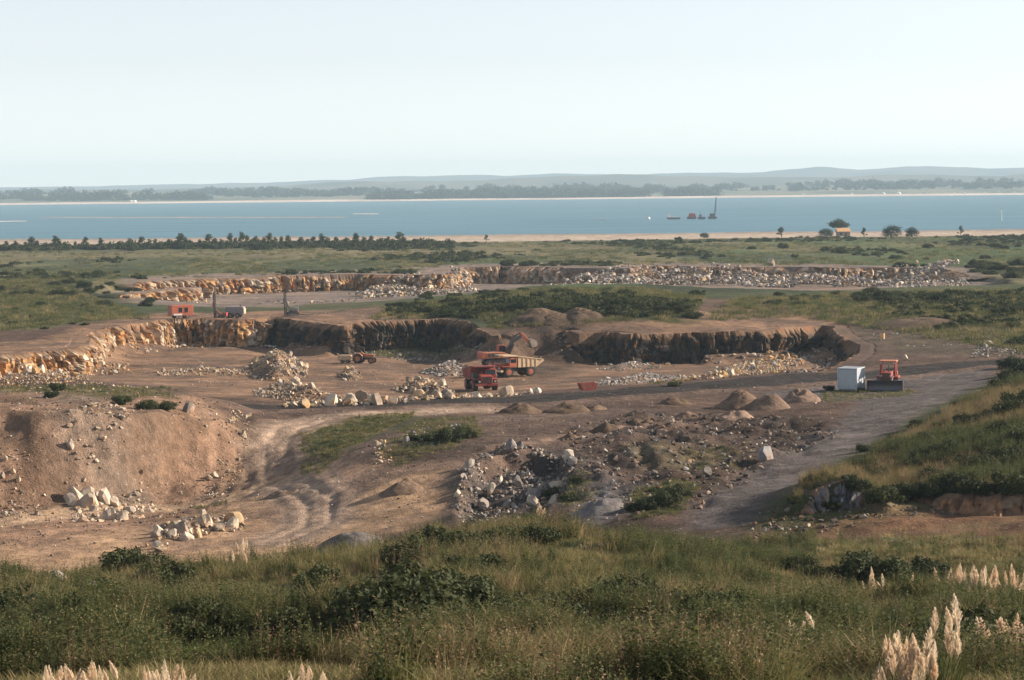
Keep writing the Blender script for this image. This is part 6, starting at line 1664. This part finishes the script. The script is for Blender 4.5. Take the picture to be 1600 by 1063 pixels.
# trees
def tree_meshes(seed, form, mat):
    r = random.Random(seed); tr = B(); blobs = []
    if form == 'upright':
        tr.rod((0, 0, -0.2), (0.1, 0, 2.2), 0.16, 0.11, 7); tr.rod((0.1, 0, 2.2), (0.0, 0.1, 4.6), 0.11, 0.04, 6)
        for k in range(7):
            z = 0.9 + 0.48 * k; a = r.uniform(0, 6.28); L = r.uniform(0.5, 1.2) * (1.1 - k * 0.08)
            e = (L * math.cos(a), L * math.sin(a), z + 0.6); tr.rod((0.05, 0, z), e, 0.05, 0.02, 5); blobs.append((*e, r.uniform(0.4, 0.75)))
        blobs += [(0, 0, 5.0, 0.6), (0.2, 0.1, 4.2, 0.7), (-0.2, 0, 3.4, 0.75)]
        n = 900; ls = 0.17
    elif form == 'dome':
        tr.rod((0, 0, -0.3), (0, 0, 2.0), 0.35, 0.25, 8)
        for k in range(9):
            a = 6.28 * k / 9; e = (2.6 * math.cos(a) * r.uniform(0.6, 1), 2.6 * math.sin(a) * r.uniform(0.6, 1), r.uniform(2.6, 4.2)); tr.rod((0, 0, 1.6), e, 0.14, 0.05, 6); blobs.append((*e, r.uniform(1.0, 1.5)))
        blobs += [(0, 0, 4.4, 1.6), (1.2, 0.4, 4.0, 1.3), (-1.3, -0.3, 3.9, 1.4), (2.3, 0, 1.5, 1.4), (-2.4, 0.2, 1.4, 1.4), (0, -2.2, 1.4, 1.5), (1.2, -1.6, 1.2, 1.3), (-1.3, -1.5, 1.3, 1.3)]
        n = 2200; ls = 0.22
    elif form == 'flat':
        tr.rod((0, 0, -0.3), (0.2, 0, 2.6), 0.3, 0.22, 8)
        for k in range(10):
            a = 6.28 * k / 10; q = r.uniform(1.5, 3.4); e = (q * math.cos(a), q * 0.8 * math.sin(a), r.uniform(3.6, 4.6)); tr.rod((0.2, 0, 2.4), e, 0.13, 0.05, 6); blobs.append((*e, r.uniform(0.8, 1.2)))
        blobs += [(0, 0, 5.0, 1.3), (1.5, 0, 4.7, 1.1), (-1.5, 0, 4.7, 1.1)]
        n = 1900; ls = 0.22
    else:      # small umbrella tree
        tr.rod((0, 0, -0.3), (0.1, 0, 2.4), 0.16, 0.1, 7)
        for k in range(6):
            a = 6.28 * k / 6; e = (0.9 * math.cos(a), 0.9 * math.sin(a), r.uniform(2.9, 3.5)); tr.rod((0.1, 0, 2.2), e, 0.06, 0.02, 5); blobs.append((*e, r.uniform(0.45, 0.7)))
        blobs.append((0, 0, 3.5, 0.8)); n = 800; ls = 0.16
    V, Fq = leaf_cloud(seed, blobs, n, ls)
    return npmesh('crown', V, Fq, None, False, mat), tr.mesh('trunk', M_BARK)
TR = {f_: [tree_meshes(1500 + i * 20 + k, f_, M_TREE if f_ in ('upright', 'umbrella') else M_DARKTREE) for k in range(4 if f_ == 'upright' else 2)] for i, f_ in enumerate(('upright', 'dome', 'flat', 'umbrella'))}
def tree(px, py, lv, hpx, form, label, group=None, r=random.Random(5), native={'upright': 5.4, 'dome': 5.8, 'flat': 6.0, 'umbrella': 4.2}):
    p = on(px, py, lv)
    s = hpx * p[1] / F / native[form]
    t = thing('tree', label, 'tree', (p[0], p[1], p[2]), r.uniform(0, 6.28), group)
    w = r.uniform(1.1, 1.7)
    t.scale = (s * w, s * w, s)
    c, k = TR[form][r.randrange(len(TR[form]))]
    link('crown', c, None, t); link('trunk', k, None, t)
belt = [(10, 13), (24, 14), (40, 13), (50, 19), (58, 14), (72, 12), (86, 20), (92, 16), (118, 13), (134, 18), (157, 17), (188, 13), (203, 15), (222, 18), (233, 15), (243, 14), (264, 14), (283, 23), (290, 16), (297, 13), (312, 14), (327, 20), (336, 15), (345, 14), (360, 21), (368, 15), (378, 24), (386, 18), (400, 17), (413, 16), (422, 21), (430, 15), (440, 17), (450, 17), (471, 15), (480, 13), (490, 15), (502, 20), (511, 15), (525, 14), (541, 14), (556, 21), (568, 14), (580, 16), (595, 13), (607, 14), (624, 21), (630, 15), (645, 9)]
for j, (px, hp) in enumerate(belt):
    tree(px, 390.5 - px * 0.0105 + (j % 3) * 0.8, -1.2, hp * 1.05, 'upright', f'{"tall" if hp > 18 else "slender"} tree in the belt along the beach, {ordinal(j)} from left', 'trees in the beach belt')
tree(1221, 371, -0.6, 16, 'upright', 'small round-headed tree standing alone at the beach edge near the shed')
tree(1311, 367.5, -0.6, 25, 'flat', 'wide flat-topped dark tree rising behind the orange-roofed shed')
tree(1290, 370, -0.6, 14, 'dome', 'low dark tree hugging the near end of the orange-roofed shed')
tree(1350, 371, -0.6, 15, 'upright', 'thin small tree just past the orange-roofed shed')
tree(1393, 371, -0.6, 20, 'dome', 'bigger of two dark domed trees on the beach edge')
tree(1425, 371, -0.6, 17, 'dome', 'lower of two dark domed trees on the beach edge')
tree(1501, 368, -0.6, 15, 'upright', 'small slender tree alone at the far end of the coast')
tree(760, 378, -1.2, 11, 'upright', 'tiny thin tree alone against the pale beach')
tree(1100, 372, -0.6, 9, 'dome', 'low dark clump of tree at the beach edge above the plain')
# undergrowth of the belt
rr = np.random.default_rng(3)
bx = rr.uniform(-40, 700, 1500); by = 390.5 - bx * 0.0105 + rr.normal(0, 1.2, 1500)
keep = (rr.random(1500) < np.interp(bx, [-40, 150, 240, 620, 700], [0.5, 0.5, 1, 0.9, 0.25]))
P = np.array([at(a, b, -1.1) for a, b in zip(bx[keep], by[keep])])
finish('belt_undergrowth', P[:, 0], P[:, 1], 2.6, 5.2, SHRUB_LOW, 21, 'low undergrowth filling the tree belt along the beach', 'undergrowth', 0.1)
# woods on the far shore
TW = [npmesh('far_wood', *leaf_cloud(1700 + k, [(random.Random(k * 9 + j).uniform(-14, 14), random.Random(k * 7 + j).uniform(-10, 10), random.Random(k * 5 + j).uniform(2, 8), random.Random(k + j * 3).uniform(3, 6)) for j in range(9)], 420, 1.6), None, False, M_DARKTREE) for k in range(4)]
fx_, fy_ = [], []
for (a, b, n, y0, y1) in ((588, 1005, 520, 5650, 6100), (-40, 330, 300, 5900, 6500), (330, 600, 120, 6200, 6900), (640, 980, 120, 6200, 6700), (1040, 1110, 40, 5700, 5850), (1010, 1640, 260, 6300, 7100), (-40, 1640, 240, 6800, 7150)):
    for _ in range(n):
        y = rr.uniform(y0, y1); d = atd(rr.uniform(a, b), 305, y); fx_.append(d[0]); fy_.append(y)
fx_, fy_ = np.array(fx_), np.array(fy_)
kp = fbm(fx_, fy_, 260, 3, 841) > 0.47; fx_, fy_ = fx_[kp], fy_[kp]
ub = np.interp(fx_ / fy_ * F + 800, [-600, 0, 300, 500, 800, 1100, 1300, 1600, 2200], [30, 26, 22, 20, 22, 18, 26, 22, 24])
fz = -3.4 + ub * ((fy_ - 5600) / 1600).clip(0, 1) ** 0.8
gn_scatter('far_woods', np.stack([fx_, fy_, fz - 1], 1), 0.5 + 1.5 * rr.random(len(fx_)) ** 2, rr.uniform(0, 6.28, len(fx_)), rr.integers(0, 4, len(fx_)), TW, 'dark tree belts along the far shore', 'woods')

# pampas grass
def plume_mesh(seed):
    r = random.Random(seed); V, T = [], []
    for k in range(340):
        t = r.random() ** 0.85
        z = t * 0.62
        env = 0.078 * math.sin(math.pi * min(1, 0.12 + 0.88 * t) ** 0.75) + 0.006
        a = r.uniform(0, 6.283); L = r.uniform(0.10, 0.24) * (1.1 - 0.5 * t)
        dx, dy = math.cos(a), math.sin(a)
        tip = (dx * env * r.uniform(0.4, 1.5), dy * env * r.uniform(0.4, 1.5), z + L)
        w = 0.006
        o = len(V); V += [(-dy * w, dx * w, z), (dy * w, -dx * w, z), (tip[0] + dy * w, tip[1] - dx * w, tip[2]), (tip[0] - dy * w, tip[1] + dx * w, tip[2])]
        T += [(o, o + 1, o + 2, o + 3)]
    return npmesh('plume', np.array(V), np.array(T), None, False, M_PLUME)
PLUMES = [plume_mesh(1800 + k) for k in range(4)]
STALK = B().rod((0, 0, 0), (0, 0, 1.0), 0.008, 0.005, 5).mesh('stalk', M_STALK)
PLEAF = [npmesh('leaves', *blades(1820 + k, 170, 1.15, 0.30, 0.016, 0.6, 0.6), None, False, M_GREEN) for k in range(2)]
def pampas(px0, px1, py, lv, n, plume_px, label, r=random.Random(63)):
    q = (0, 0, 0)
    c = on((px0 + px1) / 2, py, lv)
    low_ = py > 1170 and px1 < 700                 # clumps rooted just below the frame
    if low_:
        q = atd((px0 + px1) / 2, 1034, 31.0); c = (q[0], 31.0, h1(q[0], 31.0)); plume_px = plume_px * 1.1
    sc = c[1] / F
    Wd = max((px1 - px0) * sc, 0.15); ph = plume_px * sc / 0.74 * 1.1
    t = thing('pampas_grass', label, 'pampas grass', c, 0, 'pampas grass on the near slope'); t['kind'] = 'thing'
    k = max(1, min(4, int(Wd / 0.8) + 1))
    for j in range(k):
        o = link('leaves', PLEAF[j % 2], None, t); o.location = ((j + 0.5) / k * Wd - Wd / 2, r.uniform(-0.2, 0.2), 0); o.scale = ((0.9, 0.9, 0.9) if not low_ else (0.6, 0.6, 0.4)); o.rotation_euler = (0, 0, r.uniform(0, 6.28))
    for j in range(n):
        top_ = (q[2] - c[2]) if low_ else 0
        x = (j + r.uniform(0.1, 0.9)) / n * Wd - Wd / 2; yv = r.uniform(-0.35, 0.35); hh = r.uniform(0.5, 0.95) * (1.45 if c[1] > 65 else 1)
        if low_: hh = max(0.05, top_ - ph * 0.72 - r.uniform(0, 0.22))
        lx_, ly_ = r.gauss(0, 0.14), 0.10 + r.gauss(0, 0.14)
        pl_ = link('plume', PLUMES[r.randrange(4)], None, t); s = ph * r.uniform(0.75, 1.15)
        pl_.location = (x + math.sin(ly_) * hh, yv - math.sin(lx_) * hh, hh); pl_.rotation_euler = (lx_, ly_, r.uniform(0, 6.28)); pl_.scale = (s * r.uniform(0.9, 1.5),) * 2 + (s,)
        q2 = link('stalk', STALK, None, t); q2.location = (x, yv, -0.05); q2.rotation_euler = (lx_, ly_, 0); q2.scale = (1, 1, hh + 0.15)
for a in PAMP: pampas(*a[:4], max(1, int(a[4] * 1.5)), *a[5:])

# ------------------------------------------------------------------ sea air
def haze_box():
    b = B()
    x0, x1, y0, y1, z0, z1 = -5600, 5600, -420, 14200, -7.5, 175
    b.box(((x0 + x1) / 2, (y0 + y1) / 2, (z0 + z1) / 2), (x1 - x0, y1 - y0, z1 - z0))
    m = bpy.data.materials.new('sea haze'); m.use_nodes = True
    n = m.node_tree.nodes; l = m.node_tree.links
    n.remove(n['Principled BSDF'])
    pv = n.new('ShaderNodeVolumePrincipled')
    pv.inputs['Color'].default_value = (0.62, 0.84, 1.0, 1)
    pv.inputs['Density'].default_value = 0.85e-4
    pv.inputs['Anisotropy'].default_value = 0.0
    l.new(pv.outputs[0], n['Material Output'].inputs['Volume'])
    link('haze', b.mesh('haze', m), kind='stuff')
haze_box()
